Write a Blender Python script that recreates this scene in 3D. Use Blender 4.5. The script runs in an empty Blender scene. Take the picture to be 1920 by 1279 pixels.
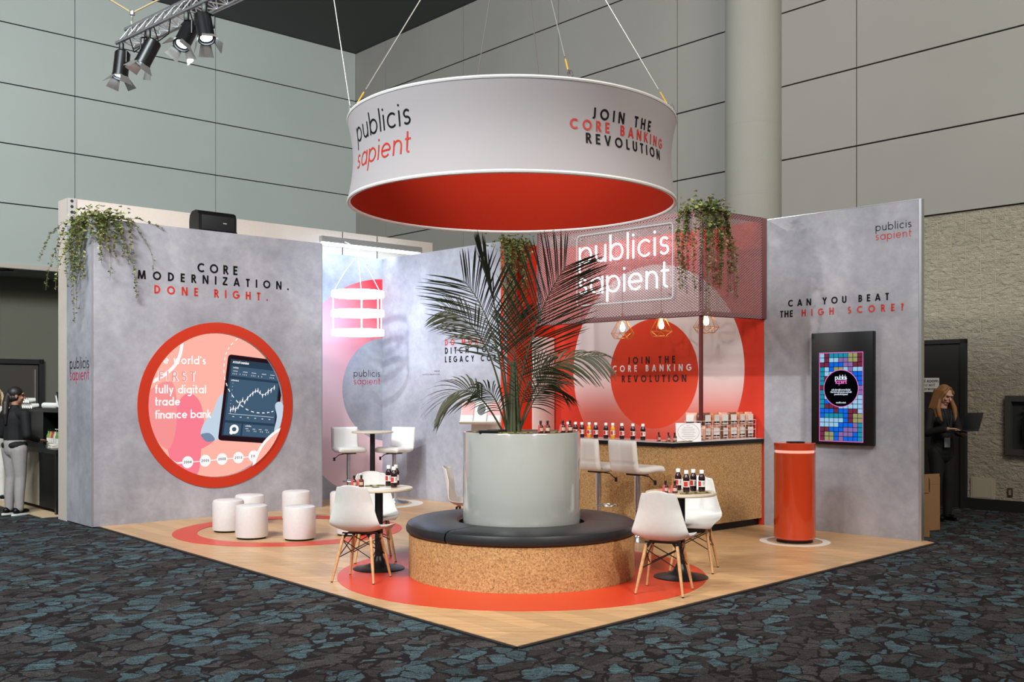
import bpy, bmesh, math, random
from math import sin, cos, pi, radians as R_, sqrt, atan2, hypot
from mathutils import Vector, Matrix, noise
S = bpy.context.scene
COL = S.collection
# ------------------------------------------------------------------ camera, world, big lights
cam_d = bpy.data.cameras.new('camera'); cam = bpy.data.objects.new('camera', cam_d); COL.objects.link(cam)
cam.location = (0, 0, 1.62); cam.rotation_euler = (pi/2, 0, 0)
cam_d.sensor_width = 36; cam_d.lens = 1900/1920*36; cam_d.shift_y = 95.5/1920
cam_d.clip_end = 200
S.camera = cam
S.view_settings.view_transform = 'Standard'; S.view_settings.look = 'None'
S.view_settings.gamma = 1; S.view_settings.use_curve_mapping = False
S.view_settings.exposure = 0.0
W = bpy.data.worlds.new('hall'); S.world = W; W.use_nodes = True
W.node_tree.nodes['Background'].inputs[0].default_value = (0.93, 0.97, 1.0, 1)
W.node_tree.nodes['Background'].inputs[1].default_value = 0.38

def light(kind, loc, aim, power, color=(1, 1, 1), size=1.0, size_y=None, spot=60, blend=.5):
    d = bpy.data.lights.new(kind.lower() + '_lamp', kind); d.energy = power; d.color = color
    if kind == 'AREA':
        d.shape = 'RECTANGLE'; d.size = size; d.size_y = size_y or size
    elif kind == 'SPOT':
        d.spot_size = R_(spot); d.spot_blend = blend; d.shadow_soft_size = size
    else:
        d.shadow_soft_size = size
    o = bpy.data.objects.new(kind.lower() + '_lamp', d); COL.objects.link(o)
    o.location = loc
    o.rotation_euler = (Vector(aim) - Vector(loc)).to_track_quat('-Z', 'Y').to_euler()
    return o
# hall lamps high above the aisle
light('AREA', (-6, 3.0, 9.4), (-8, 18, 5.5), 2900, (.90, .98, 1), 5, 3)
light('AREA', (6, 3.0, 9.4), (6, 16, 5.5), 1000, (1, .94, .86), 5, 3)
# stage spots hung in front of the booth, aimed below the ring
light('SPOT', (-3.4, 2.0, 6.0), (0.0, 8.6, 0.4), 1200, (1, .96, .93), .3, spot=42, blend=1)
light('SPOT', (3.6, 2.0, 6.0), (0.6, 8.8, 0.5), 1150, (1, .95, .9), .3, spot=42, blend=1)
light('SPOT', (5.6, 5.0, 6.2), (2.4, 12.0, 1.0), 480, (1, .95, .9), .3, spot=44, blend=1)
light('SPOT', (-3.4, 4.5, 6.2), (-3.9, 12.9, 2.0), 850, (1, .97, .97), .3, spot=52, blend=1)
# the truss lights that are turned to the niche wall and to the neon canopy
light('SPOT', (-3.55, 10.85, 5.2), (-1.1, 14.8, 2.3), 900, (.80, .91, 1), .06, spot=44, blend=.9)
light('SPOT', (-3.02, 10.72, 5.22), (1.3, 12.45, 3.05), 750, (1, .98, .97), .06, spot=40, blend=.8)

# ------------------------------------------------------------------ materials
def lin(c):
    if isinstance(c, str): c = tuple(int(c[i:i+2], 16) for i in (0, 2, 4))
    return tuple((v/255/12.92 if v/255 <= .04045 else ((v/255+.055)/1.055)**2.4) for v in c)
class NT:
    def __init__(s, name):
        s.m = bpy.data.materials.new(name); s.m.use_nodes = True
        s.t = s.m.node_tree; s.b = s.t.nodes['Principled BSDF']; s.out = s.t.nodes['Material Output']
    def n(s, typ, **kw):
        nd = s.t.nodes.new('ShaderNode' + typ)
        for k, v in kw.items():
            if k == 'inp':
                for a, b in v.items():
                    if hasattr(b, 'node'): s.t.links.new(b, nd.inputs[a])
                    else: nd.inputs[a].default_value = b
            else: setattr(nd, k, v)
        return nd
    def l(s, a, b): s.t.links.new(a, b)
    def math(s, op, a, b=None, c=None, clamp=False):
        nd = s.n('Math', operation=op, use_clamp=clamp)
        for i, v in enumerate((a, b, c)):
            if v is None: continue
            if hasattr(v, 'node'): s.l(v, nd.inputs[i])
            else: nd.inputs[i].default_value = v
        return nd.outputs[0]
    def mix(s, f, a, b, blend='MIX'):
        nd = s.n('Mix', data_type='RGBA', blend_type=blend)
        for i, v in ((0, f), (6, a), (7, b)):
            if hasattr(v, 'node'): s.l(v, nd.inputs[i])
            else: nd.inputs[i].default_value = (*v, 1) if isinstance(v, tuple) and len(v) == 3 else v
        return nd.outputs[2]
    def ramp(s, f, pts, interp='LINEAR'):
        nd = s.n('ValToRGB'); cr = nd.color_ramp; cr.interpolation = interp
        while len(cr.elements) < len(pts): cr.elements.new(.5)
        for e, (p, c) in zip(cr.elements, pts):
            e.position = p; e.color = (*c, 1)
        s.l(f, nd.inputs[0]); return nd.outputs[0]
    def coord(s, kind='Object', scale=(1, 1, 1), rot=(0, 0, 0), loc=(0, 0, 0)):
        tc = s.n('TexCoord'); mp = s.n('Mapping', inp={'Scale': scale, 'Rotation': rot, 'Location': loc})
        s.l(tc.outputs[kind], mp.inputs[0]); return mp.outputs[0]
    def noise(s, vec, scale, detail=4, rough=.55, dist=0):
        nd = s.n('TexNoise', inp={'Scale': scale, 'Detail': detail, 'Roughness': rough, 'Distortion': dist})
        s.l(vec, nd.inputs['Vector']); return nd.outputs['Fac']
    def bump(s, h, strength=.3, dist=.01):
        nd = s.n('Bump', inp={'Strength': strength, 'Distance': dist}); s.l(h, nd.inputs['Height'])
        s.l(nd.outputs[0], s.b.inputs['Normal'])
    def base(s, col=None, rough=.5, metal=0, spec=None, coat=0):
        if col is not None:
            if hasattr(col, 'node'): s.l(col, s.b.inputs['Base Color'])
            else: s.b.inputs['Base Color'].default_value = (*col, 1)
        if hasattr(rough, 'node'): s.l(rough, s.b.inputs['Roughness'])
        else: s.b.inputs['Roughness'].default_value = rough
        s.b.inputs['Metallic'].default_value = metal
        if spec is not None: s.b.inputs['Specular IOR Level'].default_value = spec
        s.b.inputs['Coat Weight'].default_value = coat
        s.b.inputs['Coat Roughness'].default_value = .06
        return s.m
MC = {}
def plain(name, c, rough=.5, metal=0, var=.06, scale=30, bump=0, spec=None, coat=0):
    """procedural plain material with a faint grain"""
    if name in MC: return MC[name]
    t = NT(name); c = lin(c)
    f = t.noise(t.coord(), scale, 3)
    t.base(t.mix(f, tuple(v*(1-var) for v in c), tuple(min(1, v*(1+var)) for v in c)), rough, metal, spec, coat)
    if bump: t.bump(f, bump, .003)
    MC[name] = t.m; return t.m
def emit(name, c, st=1.0):
    if name in MC: return MC[name]
    t = NT(name); e = t.n('Emission', inp={'Color': (*lin(c), 1), 'Strength': st})
    t.l(e.outputs[0], t.out.inputs[0]); MC[name] = t.m; return t.m
def concrete(name, dark, light_, red=None):
    t = NT(name); v = t.coord()
    f1 = t.noise(v, 1.3, 6, .62, .3); f2 = t.noise(v, 9, 5, .6); f3 = t.noise(t.coord(scale=(6, 6, 60)), 3, 3)
    f = t.math('ADD', t.math('MULTIPLY', f1, .65), t.math('ADD', t.math('MULTIPLY', f2, .25), t.math('MULTIPLY', f3, .1)))
    c = t.ramp(f, [(.30, lin(dark)), (.50, tuple((a+b)/2 for a, b in zip(lin(dark), lin(light_)))), (.68, lin(light_))])
    return t, c
def m_concrete():
    t, c = concrete('concrete_print', (124, 123, 131), (182, 179, 185)); return t.base(c, .62)
def radial(t, cx, cz):
    sp = t.n('SeparateXYZ'); t.l(t.n('TexCoord').outputs['Object'], sp.inputs[0])
    x = t.math('SUBTRACT', sp.outputs[0], cx); z = t.math('SUBTRACT', sp.outputs[2], cz)
    return x, z, t.math('SQRT', t.math('ADD', t.math('MULTIPLY', x, x), t.math('MULTIPLY', z, z))), sp
def m_niche():   # concrete print with a big red to pink ring
    t, c = concrete('concrete_print_with_ring', (124, 126, 135), (180, 180, 188))
    x, z, r, sp = radial(t, 1.175, 1.66)
    g = t.math('MULTIPLY_ADD', t.math('ADD', x, z), .42, .42, clamp=True)
    ring = t.ramp(g, [(0, lin((232, 196, 200))), (.45, lin((226, 140, 148))), (1, lin((214, 40, 52)))])
    k = t.math('MULTIPLY', t.math('GREATER_THAN', r, .80), t.math('LESS_THAN', r, 1.715))
    return t.base(t.mix(k, c, ring), .6)
def m_mural():   # red wall print: pale arch fading into red, red disc in front
    t = NT('red_mural_print'); red = lin((206, 48, 22))
    x, z, r, sp = radial(t, 1.76, 1.90)
    g = t.math('MULTIPLY_ADD', sp.outputs[2], .8, -.72, clamp=True)
    pale = t.ramp(g, [(0, red), (.35, lin((214, 110, 95))), (.75, lin((226, 205, 203))), (1, lin((224, 218, 219)))])
    a = t.mix(t.math('LESS_THAN', r, 1.40), red, pale)
    x2, z2, r2, _ = radial(t, 1.76, 1.86)
    b = t.mix(t.math('LESS_THAN', r2, .725), a, lin((216, 62, 30)))
    f = t.noise(t.coord(), 260, 2)
    return t.base(t.mix(.06, b, t.ramp(f, [(0, (0, 0, 0)), (1, (.4, .4, .4))])), .7, spec=.15)
def m_wood(name, a, b, along=(1, 0), plank=True, rough=.34):
    t = NT(name); ang = atan2(along[1], along[0])
    v = t.coord(rot=(0, 0, -ang))
    gr = t.noise(t.coord(rot=(0, 0, -ang), scale=(1.3, 17, 17)), 1.6, 6, .6, .6)
    fine = t.noise(t.coord(rot=(0, 0, -ang), scale=(3, 90, 90)), 1.5, 3)
    c = t.ramp(t.math('ADD', t.math('MULTIPLY', gr, .75), t.math('MULTIPLY', fine, .25)), [(.28, lin(a)), (.72, lin(b))])
    if plank:
        bk = t.n('TexBrick', offset=.37, inp={'Scale': 1.0, 'Brick Width': 1.25, 'Row Height': .18, 'Mortar Size': .0016, 'Mortar Smooth': .3,
             'Color1': (.80, .80, .80, 1), 'Color2': (1.08, 1.06, 1.04, 1), 'Mortar': (.55, .5, .45, 1)})
        t.l(v, bk.inputs['Vector']); c = t.mix(1.0, c, bk.outputs['Color'], 'MULTIPLY')
    return t.base(c, rough)
def m_board():   # pressed strand board
    t = NT('strand_board'); v = t.coord()
    n1 = t.noise(v, 62, 5, .7); vo = t.n('TexVoronoi', inp={'Scale': 95.0}); t.l(v, vo.inputs['Vector'])
    sp = t.n('SeparateColor'); t.l(vo.outputs['Color'], sp.inputs[0])
    f = t.math('ADD', t.math('MULTIPLY', n1, .6), t.math('MULTIPLY', sp.outputs[0], .4))
    c = t.ramp(f, [(.2, lin((112, 78, 44))), (.38, lin((168, 128, 80))), (.6, lin((192, 152, 100))), (.85, lin((216, 182, 132)))])
    t.bump(n1, .15, .003); return t.base(c, .55)
def m_carpet():
    t = NT('patterned_carpet')
    w = t.coord(rot=(0, 0, R_(-62)))
    nz = t.n('TexNoise', inp={'Scale': 5.0, 'Detail': 4.0}); t.l(w, nz.inputs['Vector'])
    ad = t.n('VectorMath', operation='MULTIPLY_ADD', inp={1: (.22, .22, .0), 2: (0, 0, 0)})
    t.l(nz.outputs['Color'], ad.inputs[0]); t.l(w, ad.inputs[2])
    sc = t.n('Mapping', inp={'Scale': (5.6, 8.0, 1)}); t.l(ad.outputs[0], sc.inputs[0])
    vo = t.n('TexVoronoi', feature='DISTANCE_TO_EDGE', inp={'Scale': 1.0}); t.l(sc.outputs[0], vo.inputs['Vector'])
    vc = t.n('TexVoronoi', inp={'Scale': 1.0}); t.l(sc.outputs[0], vc.inputs['Vector'])
    sp = t.n('SeparateColor'); t.l(vc.outputs['Color'], sp.inputs[0])
    wn = t.noise(w, 4.0, 4, .6)
    thr = t.math('MULTIPLY_ADD', wn, .50, -.19)
    vein = t.math('LESS_THAN', vo.outputs['Distance'], thr)
    st = t.noise(t.coord(rot=(0, 0, R_(-70)), scale=(4, 22, 1)), 1.5, 5, .65, 1.4)
    crack = t.math('LESS_THAN', t.math('ABSOLUTE', t.math('SUBTRACT', st, .5)), .022)
    crack2 = t.math('LESS_THAN', t.math('ABSOLUTE', t.math('SUBTRACT', st, .58)), .014)
    dark = t.math('MAXIMUM', vein, t.math('MAXIMUM', crack, crack2))
    big = t.noise(w, 1.7, 3, .5)
    zone = t.math('ADD', t.math('MULTIPLY', sp.outputs[0], .50), t.math('MULTIPLY', big, .80))
    teal = t.math('GREATER_THAN', zone, .69)
    pile = t.noise(t.coord(), 130, 3, .7)
    sp2 = sp.outputs[1]
    ground = t.mix(sp2, lin((56, 52, 51)), lin((82, 80, 79)))
    tealc = t.mix(sp2, lin((68, 84, 88)), lin((88, 110, 116)))
    c = t.mix(dark, t.mix(teal, ground, tealc), lin((36, 31, 32)))
    c = t.mix(1.0, c, t.ramp(pile, [(.38, (.45, .45, .45)), (.62, (1.45, 1.45, 1.45))]), 'MULTIPLY')
    t.bump(pile, .5, .004); return t.base(c, .95, spec=.1)
def m_block():
    t = NT('split_face_block'); v = t.coord(rot=(R_(90), 0, 0))
    bk = t.n('TexBrick', offset=.5, inp={'Scale': 1.0, 'Brick Width': .406, 'Row Height': .203, 'Mortar Size': .006, 'Mortar Smooth': .4,
         'Color1': (.92, .92, .92, 1), 'Color2': (1, 1, 1, 1), 'Mortar': (1.05, 1.05, 1.0, 1)})
    t.l(v, bk.inputs['Vector'])
    n1 = t.noise(t.coord(scale=(1, 1, 1.8)), 10, 6, .62, .6); n2 = t.noise(v, 60, 3)
    h = t.math('MULTIPLY', t.math('ADD', n1, t.math('MULTIPLY', n2, .12)), t.math('SUBTRACT', 1.0, bk.outputs['Fac']))
    t.bump(h, 1.0, .09)
    c = t.mix(1.0, t.ramp(n2, [(.2, lin((170, 160, 138))), (.8, lin((206, 197, 176)))]), bk.outputs['Color'], 'MULTIPLY')
    return t.base(c, .9)
def m_hall(name, c1, c2):
    t = NT(name); f = t.noise(t.coord(), .35, 3); f2 = t.noise(t.coord(), 180, 2)
    c = t.mix(f, lin(c1), lin(c2)); c = t.mix(1.0, c, t.ramp(f2, [(.3, (.93,)*3), (.7, (1.04,)*3)]), 'MULTIPLY')
    return t.base(c, .85)
def m_glass(name, c=(1, 1, 1), rough=.02):
    if name in MC: return MC[name]
    t = NT(name); t.base(c, rough); t.b.inputs['Transmission Weight'].default_value = 1; t.b.inputs['IOR'].default_value = 1.3
    MC[name] = t.m; return t.m
CONC = m_concrete(); NICHE = m_niche(); MURAL = m_mural(); BOARD = m_board()
BLACK = plain('black_ink', (10, 10, 12), .6, spec=.2); REDINK = plain('red_ink', (192, 42, 26), .5); WHITEINK = plain('white_ink', (245, 240, 240), .5)
REDP = plain('red_print', (206, 48, 24), .65, spec=.15); WHITE = plain('white_plastic', (218, 214, 209), .35); LEATHER = plain('white_leather', (222, 217, 210), .45, bump=.1, scale=160)
WPAINT = plain('white_paint', (204, 190, 178), .6); BLKM = plain('black_metal', (24, 24, 26), .35, .3); CHROME = plain('chrome', (215, 215, 218), .24, 1.0, .02)
ALU = plain('aluminium', (198, 198, 200), .35, .9); BLKP = plain('black_plastic', (8, 8, 9), .4, spec=.3); GREYM = plain('grey_metal', (140, 140, 140), .45, .5)
BEECH = m_wood('beech_wood', (186, 136, 88), (216, 172, 122), (1, 0), False, .4)
CUSH = plain('black_cushion_leather', (30, 31, 33), .42, bump=.15, scale=90); PLANT = plain('glossy_white_lacquer', (158, 159, 153), .12, coat=.6, var=.02)
ORL = plain('orange_lacquer', (196, 62, 26), .16, coat=.5, var=.03)
# ------------------------------------------------------------------ mesh builder
class MB:
    def __init__(s): s.bm = bmesh.new(); s.mi = 0
    def q(s, pts, mi=None):
        f = s.bm.faces.new([s.bm.verts.new(p) for p in pts]); f.material_index = s.mi if mi is None else mi; return f
    def _new(s, geom, M):
        vs = [g for g in geom if isinstance(g, bmesh.types.BMVert)]
        if M is not None: bmesh.ops.transform(s.bm, matrix=M, verts=vs)
        for f in {f for v in vs for f in v.link_faces}: f.material_index = s.mi
    def box(s, c, d, M=None, bev=0, seg=2):
        b2 = bmesh.new(); bmesh.ops.create_cube(b2, size=1)
        bmesh.ops.scale(b2, vec=d, verts=b2.verts)
        if bev: bmesh.ops.bevel(b2, geom=b2.edges[:], offset=bev, segments=seg, affect='EDGES', profile=.5)
        bmesh.ops.translate(b2, vec=c, verts=b2.verts)
        return s.add(b2, M)
    def add(s, b2, M=None):
        if M is not None: bmesh.ops.transform(b2, matrix=M, verts=b2.verts)
        mp = {v: s.bm.verts.new(v.co) for v in b2.verts}
        for f in b2.faces:
            try: nf = s.bm.faces.new([mp[v] for v in f.verts]); nf.material_index = s.mi
            except ValueError: pass
        b2.free(); return s
    def box2(s, a, b, **k):
        return s.box(tuple((p+q)/2 for p, q in zip(a, b)), tuple(abs(q-p) for p, q in zip(a, b)), **k)
    def lathe(s, prof, n=48, M=None, a0=0, a1=2*pi, cap=False):
        full = abs(a1-a0-2*pi) < 1e-6; m = n if full else n+1; rows = []
        for r, z in prof:
            row = []
            for i in range(m):
                a = a0+(a1-a0)*i/n; p = Vector((r*cos(a), r*sin(a), z))
                row.append(s.bm.verts.new(M @ p if M is not None else p))
            rows.append(row)
        for j in range(len(rows)-1):
            for i in range(n):
                k = (i+1) % m
                try: f = s.bm.faces.new((rows[j][i], rows[j][k], rows[j+1][k], rows[j+1][i])); f.material_index = s.mi
                except ValueError: pass
        if cap:
            for row, rv in ((rows[0], True), (rows[-1], False)):
                try: f = s.bm.faces.new(row[::-1] if rv else row); f.material_index = s.mi
                except ValueError: pass
        if not full and cap:
            for i, rv in ((0, False), (-1, True)):
                loop = [r[i] for r in rows]
                try: f = s.bm.faces.new(loop if not rv else loop[::-1]); f.material_index = s.mi
                except ValueError: pass
        return s
    def tube(s, pts, r, n=8, closed=False, cap=True):
        pts = [Vector(p) for p in pts]; rr = r if isinstance(r, (list, tuple)) else [r]*len(pts)
        rows = []; up = None; N = len(pts)
        for i, p in enumerate(pts):
            a = pts[i-1] if (i > 0 or closed) else p; b = pts[(i+1) % N] if (i < N-1 or closed) else p
            t = (b-a); t = t.normalized() if t.length > 1e-9 else Vector((0, 0, 1))
            if up is None:
                up = Vector((0, 0, 1)) if abs(t.z) < .9 else Vector((1, 0, 0))
            x = up - t*up.dot(t)
            if x.length < 1e-6: x = t.orthogonal()
            x.normalize(); y = t.cross(x); up = x
            rows.append([s.bm.verts.new(p + (x*cos(2*pi*k/n)+y*sin(2*pi*k/n))*rr[i]) for k in range(n)])
        for j in range(N if closed else N-1):
            A, B = rows[j], rows[(j+1) % N]
            for k in range(n):
                f = s.bm.faces.new((A[k], A[(k+1) % n], B[(k+1) % n], B[k])); f.material_index = s.mi
        if cap and not closed:
            for row in (rows[0][::-1], rows[-1]):
                f = s.bm.faces.new(row); f.material_index = s.mi
        return s
    def ball(s, c, r, n=12, M=None):
        r = r if isinstance(r, (tuple, list)) else (r, r, r)
        b2 = bmesh.new(); bmesh.ops.create_uvsphere(b2, u_segments=n, v_segments=max(6, n*2//3), radius=1)
        bmesh.ops.scale(b2, vec=r, verts=b2.verts); 
        if M is not None: bmesh.ops.transform(b2, matrix=M, verts=b2.verts)
        bmesh.ops.translate(b2, vec=c, verts=b2.verts); return s.add(b2)
    def prism(s, poly, z0, z1, M=None):
        b2 = bmesh.new(); lo = [b2.verts.new((x, y, z0)) for x, y in poly]; hi = [b2.verts.new((x, y, z1)) for x, y in poly]
        b2.faces.new(lo[::-1]); b2.faces.new(hi); n = len(poly)
        for i in range(n): b2.faces.new((lo[i], lo[(i+1) % n], hi[(i+1) % n], hi[i]))
        return s.add(b2, M)
    def capsule(s, a, b, ra, rb, n=14):
        a, b = Vector(a), Vector(b); ax = b-a; L = ax.length; ax = ax.normalized() if L > 1e-6 else Vector((0, 0, 1))
        M = Matrix.Translation(a) @ ax.to_track_quat('Z', 'Y').to_matrix().to_4x4()
        prof = [(max(1e-4, ra*cos(t)), ra*sin(t)) for t in [-pi/2+.02+i*pi/2/5 for i in range(6)]]
        prof += [(max(1e-4, rb*cos(t)), L+rb*sin(t)) for t in [i*(pi/2-.02)/5 for i in range(6)]]
        return s.lathe(prof, n, M, cap=True)
    def build(s, name, mats, parent=None, loc=(0, 0, 0), rz=0, sharp=38, smooth=True, weld=True):
        bm = s.bm
        if weld: bmesh.ops.remove_doubles(bm, verts=bm.verts[:], dist=1e-5)
        if smooth:
            bmesh.ops.recalc_face_normals(bm, faces=bm.faces[:])
            for f in bm.faces: f.smooth = True
            for e in bm.edges:
                if len(e.link_faces) != 2 or e.calc_face_angle(0) > R_(sharp): e.smooth = False
        me = bpy.data.meshes.new(name); bm.to_mesh(me); bm.free()
        for m in (mats if isinstance(mats, (list, tuple)) else [mats]): me.materials.append(m)
        o = bpy.data.objects.new(name, me); COL.objects.link(o)
        o.location = loc; o.rotation_euler = (0, 0, rz)
        if parent: o.parent = parent
        return o
def tag(o, label, cat, group=None, kind=None):
    o['label'] = label; o['category'] = cat
    if group: o['group'] = group
    if kind: o['kind'] = kind
    return o
def thing(name, label, cat, loc=(0, 0, 0), rz=0, group=None, kind=None):
    o = bpy.data.objects.new(name, None); COL.objects.link(o); o.empty_display_size = .1
    o.location = loc; o.rotation_euler = (0, 0, rz); return tag(o, label, cat, group, kind)
def dup(root, loc, rz=0, label=None, group=None):
    r = root.copy(); COL.objects.link(r); r.location = loc; r.rotation_euler = (0, 0, rz)
    if label: r['label'] = label
    if group: r['group'] = group
    for ch in list(root.children):
        c = ch.copy(); COL.objects.link(c); c.parent = r
        for g in list(ch.children):
            d = g.copy(); COL.objects.link(d); d.parent = c
    return r
def structure(o): o['kind'] = 'structure'; return o
FZ = .015
# ------------------------------------------------------------------ stroke lettering
def arc(cx, cy, rx, ry, a0, a1, n=None):
    n = n or max(5, int(abs(a1-a0)/13)); return [(cx+rx*cos(R_(a0+(a1-a0)*i/n)), cy+ry*sin(R_(a0+(a1-a0)*i/n))) for i in range(n+1)]
def glyph(ch, h):
    k = 1-h
    if ch == ' ': return .42, []
    if ch == '.': return 2*h, [[(0, h), (2*h, h)]]
    if ch == "'": return .2, [[(.1, 1.45), (.08, 1.1)]]
    if ch == '-': return .4, [[(0, .5), (.4, .5)]]
    if ch == '!': return .2, [[(.1, 1.4), (.1, .4)], [(.1, 0), (.1, 2*h)]]
    if ch == '?': return .44, [arc(.21, .77, .21-h, .23-h, 165, -75)+[(.21, .42), (.21, .28)], [(.21-h, h), (.21+h, h)]]
    if ch == '/': return .5, [[(0, -.2), (.5, 1.4)]]
    bowl = lambda w: [(h, k), (.28, k)]+arc(.28, (k+.5)/2, w-.28-h, (k-.5)/2, 90, -90)+[(h, .5)]
    U = {
     'A': (.8, [[(h*.8, 0), (.4, .99)], [(.4, .99), (.8-h*.8, 0)], [(.18, .29), (.62, .29)]]),
     'B': (.56, [[(h, 0), (h, 1)], bowl(.52), [(h, .5), (.28, .5)]+arc(.28, (.5+h)/2, .28-h, (.5-h)/2, 90, -90)+[(h, h)]]),
     'C': (.82, [arc(.48, .5, .48-h, .5-h, 46, 314)]),
     'D': (.72, [[(h, 0), (h, 1)], [(h, k), (.22, k)]+arc(.22, .5, .5-h, .5-h, 90, -90)+[(h, h)]]),
     'E': (.5, [[(h, 0), (h, 1)], [(h, k), (.5, k)], [(h, .51), (.46, .51)], [(h, h), (.5, h)]]),
     'F': (.46, [[(h, 0), (h, 1)], [(h, k), (.46, k)], [(h, .51), (.42, .51)]]),
     'G': (.94, [arc(.48, .5, .48-h, .5-h, 46, 355), [(.5, .47), (.96-h*.7, .47)]]),
     'H': (.68, [[(h, 0), (h, 1)], [(.68-h, 0), (.68-h, 1)], [(h, .52), (.68-h, .52)]]),
     'I': (2*h, [[(h, 0), (h, 1)]]),
     'J': (.36, [[(.36-h, 1), (.36-h, .22)]+arc(.36-h-.13, .22, .13, .22-h, 0, -125)]),
     'K': (.64, [[(h, 0), (h, 1)], [(h, .40), (.58, 1)], [(.22, .56), (.62, 0)]]),
     'L': (.44, [[(h, 0), (h, 1)], [(h, h), (.44, h)]]),
     'M': (.94, [[(h, 0), (.18, 1)], [(.18, 1), (.47, .02)], [(.47, .02), (.76, 1)], [(.76, 1), (.94-h, 0)]]),
     'N': (.74, [[(h, 0), (h, 1)], [(h, 1), (.74-h, 0)], [(.74-h, 0), (.74-h, 1)]]),
     'O': (.98, [arc(.49, .5, .49-h, .5-h, 0, 360)]),
     'P': (.54, [[(h, 0), (h, 1)], bowl(.54)]),
     'R': (.58, [[(h, 0), (h, 1)], bowl(.54), [(.26, .5), (.55, 0)]]),
     'S': (.52, [arc(.26, (k+.5)/2, .24-h, (k-.5)/2, 32, 270)+arc(.26, (h+.5)/2, .26-h, (.5-h)/2, 90, -150)[1:]]),
     'T': (.52, [[(.26, 0), (.26, 1)], [(0, k), (.52, k)]]),
     'U': (.66, [[(h, 1), (h, .32)]+arc(.33, .32, .33-h, .32-h, 180, 360)[1:]+[(.66-h, 1)]]),
     'V': (.76, [[(h*.8, 1), (.38, .01)], [(.38, .01), (.76-h*.8, 1)]]),
     'W': (1.1, [[(h, 1), (.3, 0)], [(.3, 0), (.55, 1)], [(.55, 1), (.8, 0)], [(.8, 0), (1.1-h, 1)]]),
     'Y': (.68, [[(h*.8, 1), (.34, .46)], [(.68-h*.8, 1), (.34, .46)], [(.34, .5), (.34, 0)]]),
     'Z': (.6, [[(.02, k), (.58, k)], [(.56, k), (.04, h)], [(.02, h), (.6, h)]]),
     '0': (.62, [arc(.31, .5, .31-h, .5-h, 0, 360)]), '1': (.3, [[(.2, 0), (.2, 1)], [(.02, .8), (.2, .96)]]),
     '2': (.56, [arc(.28, .72, .27-h, .28-h, 170, -30)+[(.03, h)], [(.02, h), (.56, h)]]),
     '3': (.54, [arc(.26, .75, .22-h, .25-h, 150, -90)+arc(.26, .25, .26-h, .25-h, 90, -150)]),
     '4': (.62, [[(.44, 0), (.44, 1)], [(.44, .98), (.03, .27)], [(.02, .27), (.6, .27)]]),
     '5': (.56, [[(.48, k), (.16, k)], [(.16, k), (.1, .55)]+arc(.25, .32, .28-h, .32-h, 130, -150)]),
     '8': (.58, [arc(.29, .75, .23-h, .25-h*.8, 0, 360), arc(.29, .25, .28-h, .25-h*.8, 0, 360)]),
    }
    o = arc(.5, .5, .5-h, .5-h, 0, 360)
    arch = [(h, .5)]+arc(.41, .56, .41-h, .44-h, 180, 0)+[(.82-h, 0)]
    L = {
     'a': (1.0, [o, [(1-h, 0), (1-h, 1)]]), 'b': (1.0, [o, [(h, 0), (h, 1.5)]]), 'c': (.86, [arc(.5, .5, .5-h, .5-h, 45, 315)]),
     'd': (1.0, [o, [(1-h, 0), (1-h, 1.5)]]), 'e': (1.0, [[(h, .5), (1-h, .5)], arc(.5, .5, .5-h, .5-h, 0, 318)]),
     'f': (.46, [[(.2, 0), (.2, 1.2)]+arc(.2+.2, 1.2, .2, .28-h, 180, 80)[1:], [(0, .93), (.44, .93)]]),
     'g': (1.0, [o, [(1-h, 1), (1-h, -.1)]+arc(.52, -.1, .48-h, .4-h, 0, -140)[1:]]), 'h': (.82, [[(h, 0), (h, 1.5)], arch]),
     'i': (2*h, [[(h, 0), (h, 1)], [(h, 1.26), (h, 1.26+2*h)]]), 'j': (.3, [[(.2, 1), (.2, -.3)], [(.2, 1.26), (.2, 1.26+2*h)]]),
     'k': (.66, [[(h, 0), (h, 1.5)], [(h, .4), (.6, 1)], [(.24, .58), (.64, 0)]]), 'l': (2*h, [[(h, 0), (h, 1.5)]]),
     'm': (1.4, [[(h, 0), (h, 1)], [(h, .5)]+arc(.37, .6, .36-h, .4-h, 180, 0)+[(.73-h, 0)], [(.73-h, .5)]+arc(1.04, .6, .36-h, .4-h, 180, 0)+[(1.4-h, 0)]]),
     'n': (.82, [[(h, 0), (h, 1)], arch]), 'o': (1.0, [o]), 'p': (1.0, [o, [(h, -.5), (h, 1)]]), 'q': (1.0, [o, [(1-h, -.5), (1-h, 1)]]),
     'r': (.46, [[(h, 0), (h, 1)], [(h, .5)]+arc(.44, .58, .44-h, .42-h, 180, 82)]),
     's': (.62, [arc(.31, (k+.5)/2, .29-h, (k-.5)/2, 30, 270)+arc(.31, (h+.5)/2, .31-h, (.5-h)/2, 90, -152)[1:]]),
     't': (.5, [[(.2, 1.42), (.2, .22)]+arc(.4, .22, .2, .22-h, 180, 275)[1:], [(0, 1-h), (.48, 1-h)]]),
     'u': (.82, [[(h, 1), (h, .44)]+arc(.41, .44, .41-h, .44-h, 180, 360)[1:]+[(.82-h, 1)], [(.82-h, .6), (.82-h, 0)]]),
     'v': (.8, [[(h, 1), (.4, 0)], [(.4, 0), (.8-h, 1)]]), 'w': (1.2, [[(h, 1), (.33, 0)], [(.33, 0), (.6, 1)], [(.6, 1), (.87, 0)], [(.87, 0), (1.2-h, 1)]]),
     'x': (.7, [[(h, 1), (.7-h, 0)], [(h, 0), (.7-h, 1)]]), 'y': (.84, [[(h, 1), (.42, .05)], [(.84-h, 1), (.24, -.5)]]), 'z': (.66, [[(0, k), (.64, k)], [(.62, k), (.03, h)], [(0, h), (.66, h)]]),
    }
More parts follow.
